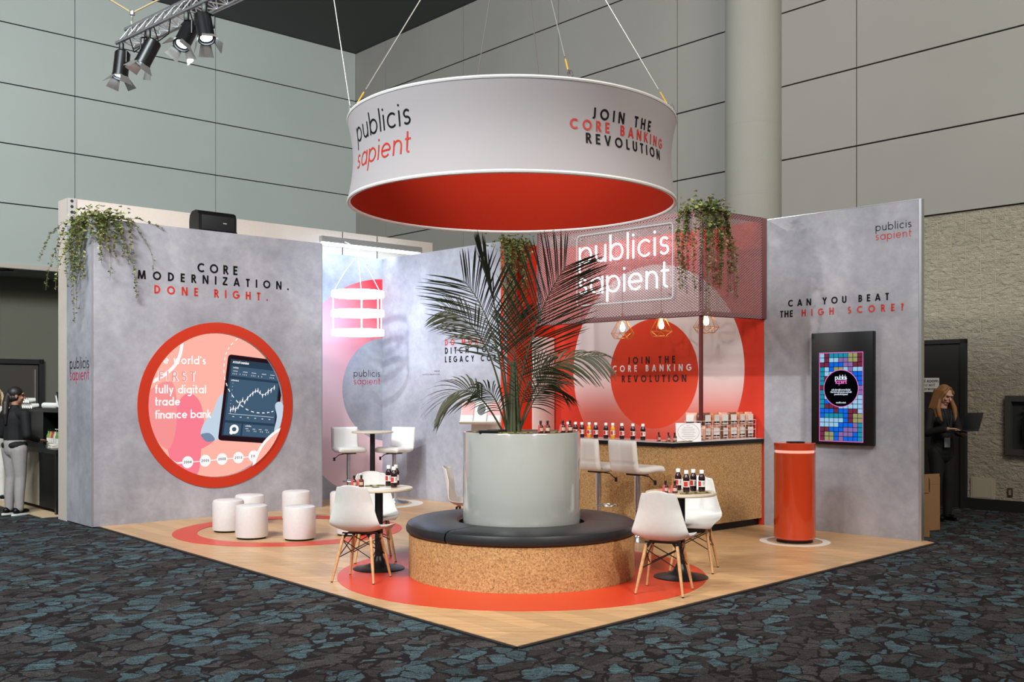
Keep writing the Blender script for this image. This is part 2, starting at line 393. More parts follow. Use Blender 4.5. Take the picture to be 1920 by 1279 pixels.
    return U.get(ch) or L.get(ch) or (.5, [])
def text_strokes(s, u0, u1, z, cap, h):
    """polylines in (u, z) for the line s fitted between u0 and u1; cap = height unit, h = half stroke in that unit"""
    gl = [glyph(c, h) for c in s]; tot = sum(g[0] for g in gl)*cap
    gap = (u1-u0-tot)/max(1, len(s)-1) if len(s) > 1 else 0
    u = u0; out = []
    for w, st in gl:
        for p in st: out.append([(u+x*cap, z+y*cap) for x, y in p])
        u += w*cap+gap
    return out
def ribbon(mb, pts, w, f, mi=0, sub=0):
    """flat ribbon along pts (u, z), half width w, f maps (u, z) to 3D"""
    if sub and len(pts) == 2:
        a, b = pts; pts = [(a[0]+(b[0]-a[0])*i/sub, a[1]+(b[1]-a[1])*i/sub) for i in range(sub+1)]
    closed = hypot(pts[0][0]-pts[-1][0], pts[0][1]-pts[-1][1]) < 1e-6 and len(pts) > 3
    if closed: pts = pts[:-1]
    n = len(pts); Lp = []; Rp = []
    for i in range(n):
        a = pts[i-1] if (i or closed) else None; b = pts[(i+1) % n] if (i < n-1 or closed) else None; p = pts[i]
        d = []
        for q0, q1 in ((a, p), (p, b)):
            if q0 and q1:
                dx, dy = q1[0]-q0[0], q1[1]-q0[1]; l = hypot(dx, dy)
                if l > 1e-9: d.append((dx/l, dy/l))
        if len(d) == 2:
            tx, ty = d[0][0]+d[1][0], d[0][1]+d[1][1]; l = hypot(tx, ty) or 1; tx, ty = tx/l, ty/l
            k = w/max(.45, tx*d[0][0]+ty*d[0][1])
        else: tx, ty = d[0]; k = w
        Lp.append(f(p[0]-ty*k, p[1]+tx*k)); Rp.append(f(p[0]+ty*k, p[1]-tx*k))
    lv = [mb.bm.verts.new(p) for p in Lp]; rv = [mb.bm.verts.new(p) for p in Rp]
    for i in range(n if closed else n-1):
        j = (i+1) % n; fc = mb.bm.faces.new((lv[i], rv[i], rv[j], lv[j])); fc.material_index = mi
def lettering(lines, parent, mat_, name='lettering', y=-.003, f=None, sub=0, cls=None):
    """lines: (text, u0, u1, z, cap, h)"""
    mb = MB(); f = f or (lambda u, z: (u, y, z))
    for (s, u0, u1, z, cap, h) in lines:
        for p in text_strokes(s, u0, u1, z, cap, h): ribbon(mb, p, h*cap, f, sub=sub)
    o = mb.build(name, mat_, parent, smooth=False, weld=False)
    return o
def disc_pts(cx, cz, r, n=48, a0=0, a1=360): return [(cx+r*cos(R_(a0+(a1-a0)*i/n)), cz+r*sin(R_(a0+(a1-a0)*i/n))) for i in range(n)]
#==SETTING==
def catmull(P, n):
    P = [Vector(p) for p in P]; Q = [P[0]*2-P[1]]+P+[P[-1]*2-P[-2]]; out = []
    m = len(P)-1
    for i in range(n+1):
        t = min(i/n*m, m-1e-6); k = int(t); u = t-k; a, b, c, d = Q[k:k+4]
        out.append(.5*((2*b)+(c-a)*u+(2*a-5*b+4*c-d)*u*u+(3*b-a-3*c+d)*u**3))
    return out
# ------------------------------------------------------------------ hall
mb = MB(); mb.q([(-30, -12, 0), (30, -12, 0), (30, 40, 0), (-30, 40, 0)])
structure(mb.build('floor', m_carpet(), smooth=False))
HALL_L = m_hall('hall_panel_cool', (184, 191, 186), (202, 208, 203)); HALL_R = m_hall('hall_panel_warm', (150, 145, 138), (168, 163, 156))
DARK = plain('dark_gap', (40, 41, 42), .9); CEIL = plain('dark_ceiling', (86, 88, 87), .9)
ZS = [4.14, 5.34, 6.52, 7.70, 8.90, 10.1]
def panel_wall(name, loc, rz, us, mat_, zlow):
    mb = MB()
    for a, b in zip(us[:-1], us[1:]):
        for z0, z1 in zip(ZS[:-1], ZS[1:]):
            mb.box2((a+.008, 0, z0+.012), (b-.008, .05, z1-.012))
    mb.mi = 1; mb.box2((us[0], .045, zlow), (us[-1], .2, 10.1))
    return structure(mb.build(name, [mat_, DARK], None, loc, rz, smooth=False))
LW, LA = (-14.32, 16.03, 0), R_(42)
panel_wall('wall_left', LW, LA, [-2, 1.1, 4.1, 7.18, 10.26, 14], HALL_L, 4.1)
mb = MB(); mb.box2((-2, 1.63, 0), (14, 1.75, 4.1))
structure(mb.build('wall_left_lower', plain('olive_wall', (118, 117, 104), .9), None, LW, LA, smooth=False))
mb = MB(); mb.box2((-2, -.01, 4.06), (14, 1.75, 4.13)); mb.mi = 1; mb.box2((-2, -.02, 4.07), (14, -.005, 4.15))
structure(mb.build('trim_1', [plain('soffit_paint', (150, 152, 146), .9), WPAINT], None, LW, LA, smooth=False))
# dark double doorway under the soffit
d1 = structure(MB().box2((5.0, 1.58, 0), (6.94, 1.63, 2.22)).build('door_1', plain('brown_door', (74, 68, 60), .6), None, LW, LA, smooth=False))
mb = MB()
for a, b in (((6.94, 1.5, 0), (7.04, 1.65, 2.32)), ((4.9, 1.5, 0), (5.0, 1.65, 2.32)), ((4.9, 1.5, 2.22), (7.04, 1.65, 2.32))): mb.box2(a, b)
mb.build('door_frame', plain('black_frame', (30, 30, 30), .6), d1, smooth=False)
mb = MB(); mb.box2((6.86, 1.54, .1), (6.885, 1.58, 2.1)); mb.build('edge_strip', ALU, d1, smooth=False)
RW, RA = (-3.92, 25.4, 0), R_(-47.84)
panel_wall('wall_right', RW, RA, [0, 1.3, 4.24, 7.21, 10.18, 13.6, 16.6, 19.6, 23], HALL_R, 4.14)
mb = MB(); mb.box2((0, .05, 0), (23, .2, 4.14))
structure(mb.build('wall_right_lower', m_block(), None, RW, RA, smooth=False))
mb = MB(); mb.box2((15.25, .02, 0), (23, .06, .15)); mb.box2((0, .02, 0), (13.9, .06, .15))
structure(mb.build('baseboard_right', plain('black_baseboard', (26, 26, 27), .6), None, RW, RA, smooth=False))
mb = MB(); mb.lathe([(.46, 0), (.46, 10.1)], 64)
for z in (5.93, 4.78): mb.lathe([(.461, z-.006), (.463, z), (.461, z+.006)], 64)
cl = Vector(RW) + Vector((cos(RA), sin(RA), 0))*11.85 + Vector((-sin(RA), cos(RA), 0))*-.12
structure(mb.build('column', m_hall('column_concrete', (156, 152, 142), (172, 168, 158)), None, cl))
d2 = structure(MB().box2((14.12, -.0, 0), (15.18, .05, 2.30)).build('door_2', plain('black_door', (38, 37, 36), .55), None, RW, RA, smooth=False))
mb = MB()
for a, b in (((15.18, -.03, 0), (15.25, .06, 2.36)), ((14.05, -.03, 0), (14.12, .06, 2.36)), ((14.05, -.03, 2.30), (15.25, .06, 2.36))): mb.box2(a, b)
mb.build('door_frame', plain('black_frame', (30, 30, 30), .6), d2, smooth=False)
sg = MB().box2((14.40, -.008, 1.62), (14.87, 0, 1.82)).build('door_sign', plain('white_sign', (225, 224, 220), .5), d2, smooth=False)
lettering([('Electrical Room', 14.415, 14.86, 1.755, .036, .10), ('Please Do Not', 14.45, 14.81, 1.70, .03, .09), ('Block Doorway', 14.45, 14.81, 1.645, .03, .09)], sg, BLACK, y=-.010)
mb = MB(); mb.q([(-30, -12, 10.1), (-30, 40, 10.1), (30, 40, 10.1), (30, -12, 10.1)])
ux, uy = Vector((cos(RA), sin(RA), 0)), Vector((-sin(RA), cos(RA), 0))
structure(mb.build('ceiling', CEIL, smooth=False))
# small fittings of the block wall
fc = thing('fire_extinguisher_cabinet', 'dark grey recessed cabinet framing a fire extinguisher on the block wall', 'cabinet', RW, RA)
mb = MB()
for a, b in (((15.78, -.02, .77), (15.86, .06, 1.57)), ((16.42, -.02, .77), (16.5, .06, 1.57)), ((15.86, -.02, 1.49), (16.42, .06, 1.57)), ((15.86, -.02, .77), (16.42, .06, .85))): mb.box2(a, b)
mb.build('frame', plain('cabinet_grey', (74, 74, 72), .5, .2), fc, smooth=False)
MB().box2((15.86, .04, .85), (16.42, .052, 1.49)).build('back_panel', DARK, fc, smooth=False)
p = Vector(RW)+ux*16.14+uy*-.035
fe = thing('fire_extinguisher', 'red fire extinguisher with pale label inside the grey wall cabinet', 'fire extinguisher', (p.x, p.y, .855), RA)
MB().lathe([(0.001, 0), (.07, .005), (.075, .03), (.075, .36), (.06, .42), (.03, .45), (.03, .47)], 20, cap=True).build('tank', plain('extinguisher_red', (150, 24, 20), .3), fe)
MB().lathe([(.0765, .17), (.0765, .33)], 20).build('label_band', WHITEINK, fe)
MB().box((0, 0, .50), (.05, .05, .06), bev=.01).box((-.05, 0, .54), (.14, .03, .02)).build('valve', BLKM, fe)
MB().tube([(-.03, 0, .5), (-.10, 0, .47), (-.12, 0, .36), (-.115, 0, .14)], .012).build('hose', BLKP, fe)
o = MB().box2((15.30, .03, .145), (15.62, .05, .44)).box2((15.325, .024, .165), (15.595, .03, .42)).build('access_panel', plain('panel_cream', (180, 170, 146), .6), None, RW, RA, smooth=False)
tag(o, 'cream square access panel low on the block wall beside the door', 'access panel')
ow = thing('wall_outlet', 'small dark electrical outlet low on the block wall below the extinguisher', 'outlet', RW, RA)
MB().box2((15.79, .035, .20), (15.86, .05, .32), bev=.004).build('cover_plate', plain('outlet_brown', (70, 60, 48), .5), ow)
MB().box2((15.81, .03, .225), (15.84, .036, .295)).build('socket', plain('outlet_pale', (150, 140, 120), .5), ow)
mb = MB(); mb.tube([(0, 0, 4.07), (.35, .2, 4.05), (-.28, .45, 4.02), (-.3, .45, 3.6), (-.29, .45, 3.35), (-.33, .45, 3.27)], .012)
p = Vector(LW)+Vector((cos(LA), sin(LA), 0))*5.7
tag(mb.build('hanging_cable', BLKM, None, (p.x, p.y, 0), LA), 'loose black cable dangling from the soffit at the far left wall', 'cable')
# ------------------------------------------------------------------ booth floor
P0, PR, PL = (.034, 6.4), (4.50, 10.80), (-5.76, 13.06)
poly = [P0, PR, (4.47, 10.92), (.6, 15.0), (-1.9, 16.4), PL]
mb = MB(); mb.prism(poly, 0, FZ); mb.mi = 1
def edge_strip(a, b, w=.03):
    a, b = Vector((*a, 0)), Vector((*b, 0)); d = (b-a).normalized(); n = Vector((d.y, -d.x, 0))*w
    mb.prism([a.xy, (a+n).xy, (b+n).xy, b.xy], 0, FZ-.004)
edge_strip(P0, PR); edge_strip(PL, P0)
ydir = (-.669, .743)
structure(mb.build('booth_floor', [m_wood('laminate_planks', (178, 134, 90), (226, 186, 138), ydir), plain('black_edge_trim', (28, 26, 25), .6)], smooth=False))
def decal(name, cx, cy, r1, r0, m, label, rz=0):
    mb = MB(); prof = [(r0 if r0 else .001, .0035), (r1, .0035), (r1, 0)]; mb.lathe(prof, 96)
    return tag(mb.build(name, m, None, (cx, cy, FZ), 0), label, 'floor decal')
RV = plain('red_vinyl', (210, 60, 30), .36, var=.03, scale=8); WV = plain('white_vinyl', (228, 222, 214), .4)
decal('floor_decal', .085, 9.03, 1.62, 0, RV, 'large solid red disc on the wood floor under the round bench')
decal('floor_ring', -2.59, 11.80, 1.30, 1.03, RV, 'red ring on the wood floor around the white poufs')
decal('floor_ring', -1.93, 14.58, .65, .49, WV, 'white ring on the floor around the high table in the lit niche')
decal('floor_ring', 3.035, 10.88, .37, .29, WV, 'white ring on the floor around the orange cylinder plinth')
# ------------------------------------------------------------------ booth walls
TRIM = plain('panel_edge', (150, 150, 154), .5, .3)
def wall_frame(p0, p1): return (p0[0], p0[1], 0), atan2(p1[1]-p0[1], p1[0]-p0[0]), hypot(p1[0]-p0[0], p1[1]-p0[1])
HT = 3.69
def logo(root, u0, u1, z1, z2, xh, h, y=-.003, f=None, red=REDINK, blk=BLACK, sub=0):
    lettering([('publicis', u0, u1, z1, xh, h)], root, blk, 'logo_lettering', y, f, sub)
    lettering([('sapient', u0, u1, z2, xh, h)], root, red, 'logo_lettering', y, f, sub)
# front left wall with the round screen
loc, rz, L1 = wall_frame((-4.98, 12.02), (-2.65, 14.12))
w1 = thing('display_wall', 'grey concrete-print exhibition wall with a round pink screen in an orange ring', 'exhibition wall', loc, rz, kind='thing')
sc, sz, so, si = 1.605, 1.45, 1.065, .93
mb = MB(); N = 96
def ringfill(mb, x0, x1, z0, z1, cx, cz, r, y):
    """rectangular sheet with a round hole"""
    def edge(a):
        dx, dz = cos(a), sin(a); k = 1e9
        if dx > 1e-9: k = min(k, (x1-cx)/dx)
        if dx < -1e-9: k = min(k, (x0-cx)/dx)
        if dz > 1e-9: k = min(k, (z1-cz)/dz)
        if dz < -1e-9: k = min(k, (z0-cz)/dz)
        return (cx+dx*k, y, cz+dz*k)
    ang = sorted(set([2*pi*i/N for i in range(N)]+[atan2(z-cz, x-cx) % (2*pi) for x in (x0, x1) for z in (z0, z1)]))
    for i, a in enumerate(ang):
        b = ang[(i+1) % len(ang)]
        mb.q([(cx+r*cos(a), y, cz+r*sin(a)), (cx+r*cos(b), y, cz+r*sin(b)), edge(b), edge(a)])
ringfill(mb, 0, L1, FZ, HT, sc, sz, si, 0)
mb.q([(0, 0, FZ), (0, .88, FZ), (0, .88, HT), (0, 0, HT)]); mb.q([(L1, 0, FZ), (L1, 0, HT), (L1, .88, HT), (L1, .88, FZ)])
mb.q([(0, 0, HT), (L1, 0, HT), (L1, .88, HT), (0, .88, HT)]); mb.q([(0, .88, FZ), (L1, .88, FZ), (L1, .88, HT), (0, .88, HT)])
mb.lathe([(si, 0), (si, .05)], N, M=Matrix.Translation((sc, 0, sz)) @ Matrix.Rotation(-pi/2, 4, 'X'))
mb.build('wall_panel', CONC, w1, sharp=20)
mb = MB()
for x in (0, L1): mb.box((x, 0, (HT+FZ)/2), (.012, .012, HT-FZ))
mb.build('corner_trim', TRIM, w1, smooth=False)
M = Matrix.Translation((sc, 0, sz)) @ Matrix.Rotation(pi/2, 4, 'X')
mb = MB(); mb.lathe([(si, -.01), (si, .012), (so, .012), (so, -.005)], N, M=M); mb.build('screen_ring', plain('orange_red_ring', (196, 50, 22), .4), w1)
lettering([('CORE', 1.312, 1.863, 3.147, .118, .098), ('MODERNIZATION.', .544, 2.616, 3.004, .108, .10)], w1, BLACK)
lettering([('DONE RIGHT.', .751, 2.303, 2.838, .105, .10)], w1, REDINK)
# logo on the narrow left return of the same wall
f_side = lambda u, z: (-.003, .88-u, z)
lettering([('publicis', .12, .78, 1.905, .096, .065)], w1, BLACK, 'logo_lettering', f=f_side)
lettering([('sapient', .12, .78, 1.765, .096, .065)], w1, plain('magenta_ink', (190, 40, 80), .5), 'logo_lettering', f=f_side)
# round screen picture: emissive flat graphics, each a hair in front of the last
E = lambda n, c: emit('screen_'+n, c)
SM = [E('salmon', (255, 182, 166)), E('pink', (250, 128, 146)), E('white', (255, 252, 252)), E('body', (38, 20, 26)), E('slate', (44, 64, 84)), E('slate_light', (66, 92, 116)), E('hand', (196, 214, 230)), E('hand_shade', (120, 140, 168)), E('rose', (248, 150, 150)), E('ink', (60, 60, 70))]
mb = MB(); Y = [.045]
def clipc(p): # keep a point inside the round opening
    dx, dz = p[0]-sc, p[1]-sz; r = hypot(dx, dz); k = min(1, (si-.004)/r) if r > 0 else 1
    return sc+dx*k, sz+dz*k
def flat(pts, mi):
    Y[0] -= .0006; rc = si-.003; K = 72
    for i in range(K):   # cut the outline along the round opening
        a = 2*pi*(i+.5)/K; nx, nz = cos(a), sin(a); d = [(p[0]-sc)*nx+(p[1]-sz)*nz-rc for p in pts]; out = []
        for j in range(len(pts)):
            k = (j+1) % len(pts)
            if d[j] <= 0: out.append(pts[j])
            if (d[j] > 0) != (d[k] > 0):
                u = d[j]/(d[j]-d[k]); out.append((pts[j][0]+(pts[k][0]-pts[j][0])*u, pts[j][1]+(pts[k][1]-pts[j][1])*u))
        pts = out
        if len(pts) < 3: return
    mb.q([(x, Y[0], z) for x, z in pts], mi)
def spx(px, pz):  # picture coordinates of the round screen, 0..1279 like a square photo of it
    return (sc+(px-659)/508*si, sz+(640-pz)/540*si)
def SP(l): return [spx(*p) for p in l]
def SS(l):   # smooth closed outline through the points
    n = len(l); out = []
    for i in range(n):
        a, b, c, d = [Vector(l[(i+k) % n]) for k in (-1, 0, 1, 2)]
        for k in range(5):
            u = k/5; out.append(tuple(.5*((2*b)+(c-a)*u+(2*a-5*b+4*c-d)*u*u+(3*b-a-3*c+d)*u**3)))
    return SP(out)
def SM_(l): return [tuple(p.xy) for p in catmull([(x, y, 0) for x, y in l], len(l)*6)]
def stroke(pts, w, mi, sub=0):
    Y[0] -= .0006; y = Y[0]
    pts = SP(pts); ribbon(mb, pts, w, lambda u, z: ((lambda c: (c[0], y, c[1]))(clipc((u, z)))), mi, sub)
flat(disc_pts(sc, sz, si, 96), 0)
flat(SS([(300, 760), (420, 560), (520, 600), (560, 760), (540, 960), (500, 1160), (320, 1040)]), 1)
flat(SS([(150, 560), (330, 470), (360, 760), (300, 960), (170, 800)]), 8)
flat(SS([(530, 890), (600, 820), (640, 900), (520, 970)]), 1)
# the hand and the tablet
flat(SS([(700, 565), (690, 700), (665, 890), (620, 900), (585, 915), (545, 880), (535, 840), (560, 770), (620, 700), (660, 600), (685, 562)]), 6)
flat(SS([(540, 855), (600, 850), (640, 900), (585, 915), (545, 880)]), 7)
def rrect(pts, r, n=5):
    out = []
    for i in range(4):
        p = Vector(pts[i]); a = (Vector(pts[i-1])-p).normalized(); b = (Vector(pts[(i+1) % 4])-p).normalized()
        for k in range(n+1):
            t = k/n; q0 = p+a*r; q1 = p+b*r
            out.append(tuple(q0*(1-t)**2+p*2*t*(1-t)+q1*t*t))
    return out
tb = [(742, 255), (1190, 300), (1120, 950), (662, 905)]
flat(SP(rrect(tb, 30)), 3)
def T(u, v): # tablet face, 0..1
    a, b, c, d = [Vector(p) for p in tb]; return tuple((a*(1-u)+b*u)*(1-v)+(d*(1-u)+c*u)*v)
def TR(u0, v0, u1, v1, mi): flat(SP([T(u0, v0), T(u1, v0), T(u1, v1), T(u0, v1)]), mi)
TR(.05, .05, .95, .94, 4); TR(.08, .13, .93, .245, 5); TR(.08, .275, .93, .76, 5); TR(.08, .79, .36, .93, 5); TR(.39, .79, .93, .93, 5)
def ttext(s, u0, u1, v, cap, h=.11, mi=2):
    Y[0] -= .0006; y = Y[0]
    for st in text_strokes(s, u0, u1, 0, cap, h):
        def f(u, z): c = clipc(spx(*T(u, v-z))); return (c[0], y, c[1])
        # ribbon in tablet units is anisotropic but the letters are tiny
        ribbon(mb, st, h*cap, f, 2)
ttext('Account overview', .09, .37, .095, .024)
ttext('Portfolio', .11, .2, .155, .014); ttext('Performance', .10, .23, .303, .014); ttext('Activities', .43, .53, .82, .014)
for a, b in ((.11, .24), (.28, .38), (.43, .56), (.61, .63), (.76, .83)):
    ttext('888,88'[:max(1, int((b-a)*44))], a, b, .225, .016)
    TR(a, .183, a+.08, .188, 2)
for a in (.43, .55, .66, .77): ttext('+88', a, a+.07, .875, .016); TR(a, .84, a+.05, .845, 2)
ch = [(.14, .64), (.18, .62), (.22, .63), (.26, .60), (.28, .56), (.32, .52), (.36, .54), (.40, .49), (.44, .45), (.48, .42), (.52, .40), (.56, .39), (.60, .41), (.65, .43), (.70, .42), (.74, .39), (.79, .36), (.84, .33)]
stroke([T(*p) for p in ch], .0035, 2)
random.seed(5)
for u, v in ch:
    a, b = random.uniform(.015, .04), random.uniform(.015, .04)
    stroke([T(u, v-a), T(u, v+b)], .0032, 2); stroke([T(u, v-a*.5), T(u, v+b*.5)], .0075, 2)
stroke([T(.10, .685), T(.88, .685)], .002, 2)
for i in range(6): stroke([T(.17+i*.125, .715), T(.20+i*.125, .715)], .004, 2)
for i in range(8): stroke([T(.105, .33+i*.04), T(.115, .33+i*.04)], .003, 2)
c = T(.22, .86); stroke([(c[0]+26*cos(R_(a)), c[1]+26*sin(R_(a))) for a in range(0, 361, 20)], .016, 2)
c = (c[0]-22, c[1]+24); flat(SP([(c[0]+15*cos(R_(a)), c[1]+15*sin(R_(a))) for a in range(0, 360, 24)]), 2)
flat(SS([(1098, 660), (1105, 630), (1130, 618), (1158, 632), (1166, 680), (1150, 800), (1090, 850), (1112, 740)]), 6)
def dashes(pts, n0, w, mi=2):
    seg = []
    for a, b in zip(pts[:-1], pts[1:]):
        seg.append(a)
    k = 2
    for i in range(0, len(seg)-k, k+2): stroke(seg[i:i+k+1], w, mi)
dashes(SM_([(800, 135), (745, 190), (712, 250), (697, 320), (695, 400), (712, 480), (745, 550), (800, 620), (860, 670), (930, 698), (1000, 704), (1060, 697), (1110, 680)]), 0, .006)
def stext(s, x0, x1, zb, xh, h, mi=2):
    Y[0] -= .0006; y = Y[0]; a = spx(x0, zb); b = spx(x1, zb)
    for st in text_strokes(s, a[0], b[0], a[1], xh, h): ribbon(mb, st, h*xh, lambda u, z: ((lambda c: (c[0], y, c[1]))(clipc((u, z)))), mi)
flat(SS([(150, 470), (200, 330), (290, 230), (385, 170), (372, 250), (330, 330), (260, 400), (190, 440)]), 0)
stroke(SM_([(384, 160), (374, 250), (338, 340), (270, 410), (170, 472)]), .021, 2)
for s, a, b, zb, xh in (("the world's", 182, 556, 338, .072), ('fully digital', 194, 558, 552, .072), ('trade', 194, 370, 640, .072), ('finance bank', 194, 592, 734, .072)):
    stext(s, a, b, zb, xh, .12)
stext('FIRST', 214, 482, 466, .134, .11); stext('FIRST', 219, 477, 464, .128, .065, 8)
# white swooshes and the timeline
Y[0] -= .001
stroke([(310, 1040), (345, 1062), (380, 1058)], .012, 2)
stroke([(345, 1062), (930, 1036), (1060, 1020)], .007, 2)
for (x, z, s) in ((422, 1056, '2004'), (550, 1051, '2005'), (675, 1045, '2008'), (800, 1040, '2013'), (918, 1034, '20'), (1030, 1010, '')):
    flat(SP([(x+40*cos(R_(a)), z+44*sin(R_(a))) for a in range(0, 360, 15)]), 2)
    if s: stext(s, x-28 if len(s) > 2 else x-20, x+28 if len(s) > 2 else x+10, z+9, .034, .09, 9)
flat(SS([(1150, 830), (1060, 880), (985, 960), (945, 1030), (920, 1100), (1040, 1080), (1140, 960)]), 0)
stroke(SM_([(1170, 822), (1100, 850), (1030, 905), (975, 970), (935, 1050), (915, 1120)]), .019, 2)
mb.build('round_screen', SM, w1, smooth=False, weld=False)
# tall white back wall behind it
bw = thing('back_wall', 'tall cream booth back wall rising behind the concrete-print wall', 'exhibition wall', (-5.566, 12.68, 0), R_(42), kind='thing')
mb = MB(); mb.box2((-.0, .005, 0), (5.75, .33, 4.05)); mb.build('wall_panel', WPAINT, bw, smooth=False)
mb = MB(); mb.box2((0, -.008, 3.70), (.11, .004, 4.05)); mb.mi = 1
for i in range(5): mb.lathe([(.001, 0), (.02, 0)], 14, M=Matrix.Translation((.055, -.010, 3.735+i*.07)) @ Matrix.Rotation(pi/2, 4, 'X'))
mb.build('perforated_profile', [ALU, DARK], bw, smooth=False)
mb = MB()
for x in (4.03, 4.66): mb.box((x, .003, 3.87), (.008, .01, .36))
mb.build('panel_seam', DARK, bw, smooth=False)
# niche back
loc, rz, L = wall_frame((-2.84, 15.05), (-2.02, 15.79))
w2 = thing('display_wall', 'brightly lit niche back wall with a red to pink ring print', 'exhibition wall', loc, rz, kind='thing')
mb = MB(); mb.box2((-.47, 0, FZ), (L, .03, HT)); mb.build('wall_panel', NICHE, w2, smooth=False)
logo(w2, .577, 1.06, 1.855, 1.735, .070, .062, red=plain('magenta_ink', (190, 40, 80), .5))
# right niche wall
loc, rz, L3 = wall_frame((-2.02, 15.79), (-.11, 13.86))
w3 = thing('display_wall', 'pale blue concrete-print wall behind the palm with a three-line slogan', 'exhibition wall', loc, rz, kind='thing')
mb = MB(); mb.box2((0, 0, FZ), (L3, .06, HT)); mb.build('wall_panel', CONC, w3, smooth=False)
lettering([('DO MORE.', 1.489, 2.36, 2.292, .092, .10)], w3, REDINK)
lettering([('DITCH YOUR', 1.489, 2.60, 2.172, .092, .10), ('LEGACY CORE', 1.489, 2.66, 2.048, .088, .10)], w3, BLACK)
lettering([('find out', 1.25, 1.37, 1.915, .018, .08), ('publicissapient.com', .99, 1.37, 1.87, .016, .08)], w3, BLACK)
# red return with the white door
loc, rz, L = wall_frame((-.11, 13.86), (.62, 14.66))
w3b = thing('display_wall', 'narrow red wall with a white door panel behind the palm', 'exhibition wall', loc, rz, kind='thing')
mb = MB(); mb.box2((0, 0, FZ), (L, .06, HT)); mb.build('wall_panel', REDP, w3b, smooth=False)
mb = MB(); mb.box2((.58, -.02, FZ), (L-.03, 0, 2.4), bev=.004); mb.build('door_panel', plain('door_white', (226, 214, 208), .5), w3b)
# mural wall behind the bar
loc, rz, L4 = wall_frame((.62, 14.66), (3.04, 12.23))
w4 = thing('display_wall', 'red mural wall behind the bar with pale arch and red disc', 'exhibition wall', loc, rz, kind='thing')
mb = MB(); mb.box2((0, 0, FZ), (L4, .06, HT)); mb.build('wall_panel', MURAL, w4, smooth=False)
lettering([('JOIN THE', 1.342, 2.122, 1.997, .094, .10), ('REVOLUTION', 1.24, 2.299, 1.750, .094, .10)], w4, plain('dark_maroon_ink', (48, 14, 14), .5))
lettering([('CORE BANKING', 1.08, 2.382, 1.892, .088, .10)], w4, WHITEINK)
# right front wall
loc, rz, L5 = wall_frame((3.04, 12.23), (4.37, 10.88))
w5 = thing('display_wall', 'grey concrete-print wall with high score question beside the bar', 'exhibition wall', loc, rz, kind='thing')
mb = MB(); mb.box2((.004, 0, FZ), (L5, .06, HT)); mb.build('wall_panel', CONC, w5, smooth=False)
mb = MB(); mb.box2((L5, -.004, FZ), (L5+.028, .066, HT+.004)); mb.box2((.004, -.003, HT), (L5, .063, HT+.006)); mb.build('edge_profile', ALU, w5, smooth=False)
lettering([('CAN YOU BEAT', .328, 1.563, 2.628, .08, .10), ('THE ', .222, .44, 2.505, .08, .10)], w5, BLACK)
lettering([('HIGH SCORE?', .505, 1.73, 2.505, .08, .10)], w5, REDINK)
logo(w5, 1.41, 1.813, 3.400, 3.300, .0585, .065)
#==OBJECTS==
# ------------------------------------------------------------------ hanging ring sign
RC = (0, 9.35); RR = 1.5
ring = thing('hanging_ring_sign', 'large white fabric ring sign with red lining hanging over the bench', 'hanging sign', (RC[0], RC[1], 3.335))
ZH = .735
def rr(z): return RR - .05*sin(pi*z/ZH)
mb = MB(); mb.lathe([(rr(ZH*i/20), ZH*i/20) for i in range(21)], 128); mb.build('fabric_skin', plain('white_fabric', (166, 158, 159), .85, bump=.05, scale=300), ring)
mb = MB(); mb.lathe([(rr(ZH*i/12)-.022, ZH*i/12) for i in range(13)], 128)
for a in range(0, 360, 60):
    mb.lathe([(RR-.024, .0), (RR-.070, ZH/2), (RR-.024, ZH)], 1, a0=R_(a), a1=R_(a+.15))
mb.build('red_lining', plain('red_fabric', (158, 34, 13), .9, spec=.15), ring)
mb = MB()
for z in (0, ZH): mb.tube([(RR*.993*cos(2*pi*i/128), RR*.993*sin(2*pi*i/128), z) for i in range(128)], .017, 8, closed=True)
mb.build('rim_tube', plain('rim_white', (226, 222, 220), .5), ring)
def fr(u, z):   # u in degrees from the front, z world height
    zz = z-3.335; r = rr(zz)+.003; a = R_(u); return (r*sin(a), -r*cos(a), zz)
def ring_text(s, a0, a1, z, xh, h, m, name):
    mb = MB(); k = R_(1)*1.46
    for st in text_strokes(s, a0*k, a1*k, z, xh, h): ribbon(mb, st, h*xh, lambda u, zz: fr(u/k, zz), sub=5)
    mb.build(name, m, ring, smooth=False, weld=False)
ring_text('publicis', -66.5, -34, 3.775, .125, .065, BLACK, 'logo_lettering'); ring_text('sapient', -66.5, -34, 3.545, .125, .065, REDINK, 'logo_lettering')
ring_text('JOIN THE', 25.9, 52.5, 3.79, .088, .095, BLACK, 'lettering'); ring_text('CORE BANKING', 18.3, 62.0, 3.693, .084, .095, REDINK, 'lettering'); ring_text('REVOLUTION', 23.7, 59.6, 3.59, .084, .095, BLACK, 'lettering')
STEEL = plain('steel_cable', (170, 168, 160), .4, .6); YEL = plain('yellow_strap', (200, 160, 60), .6)
ap = Vector((0.02, 0, 6.66-3.335))
for a in (-72, 18, 72, 165, -160):
    p = Vector((1.48*sin(R_(a)), -1.48*cos(R_(a)), ZH)); d = (ap-p).normalized()
    mb = MB(); mb.tube([p+d*.25, ap], .0055, 6); mb.mi = 1; mb.tube([p+d*.09, p+d*.22], .008, 6); mb.mi = 2
    mb.tube([p+Vector((.02*cos(t), 0, .035+.035*sin(t))) for t in [2*pi*i/10 for i in range(10)]], .007, 6, closed=True)
    mb.tube([p+d*.05, p+d*.1], .011, 6)
    mb.build('cable', [STEEL, YEL, CHROME], ring)
MB().tube([Vector((-1.42, -.42, ZH+.02)), Vector((-2.45, .65, 6.76))], .005, 6).build('cable', STEEL, ring)
MB().tube([ap, ap+Vector((0, 0, 3.44))], .006, 6).build('cable', STEEL, ring)
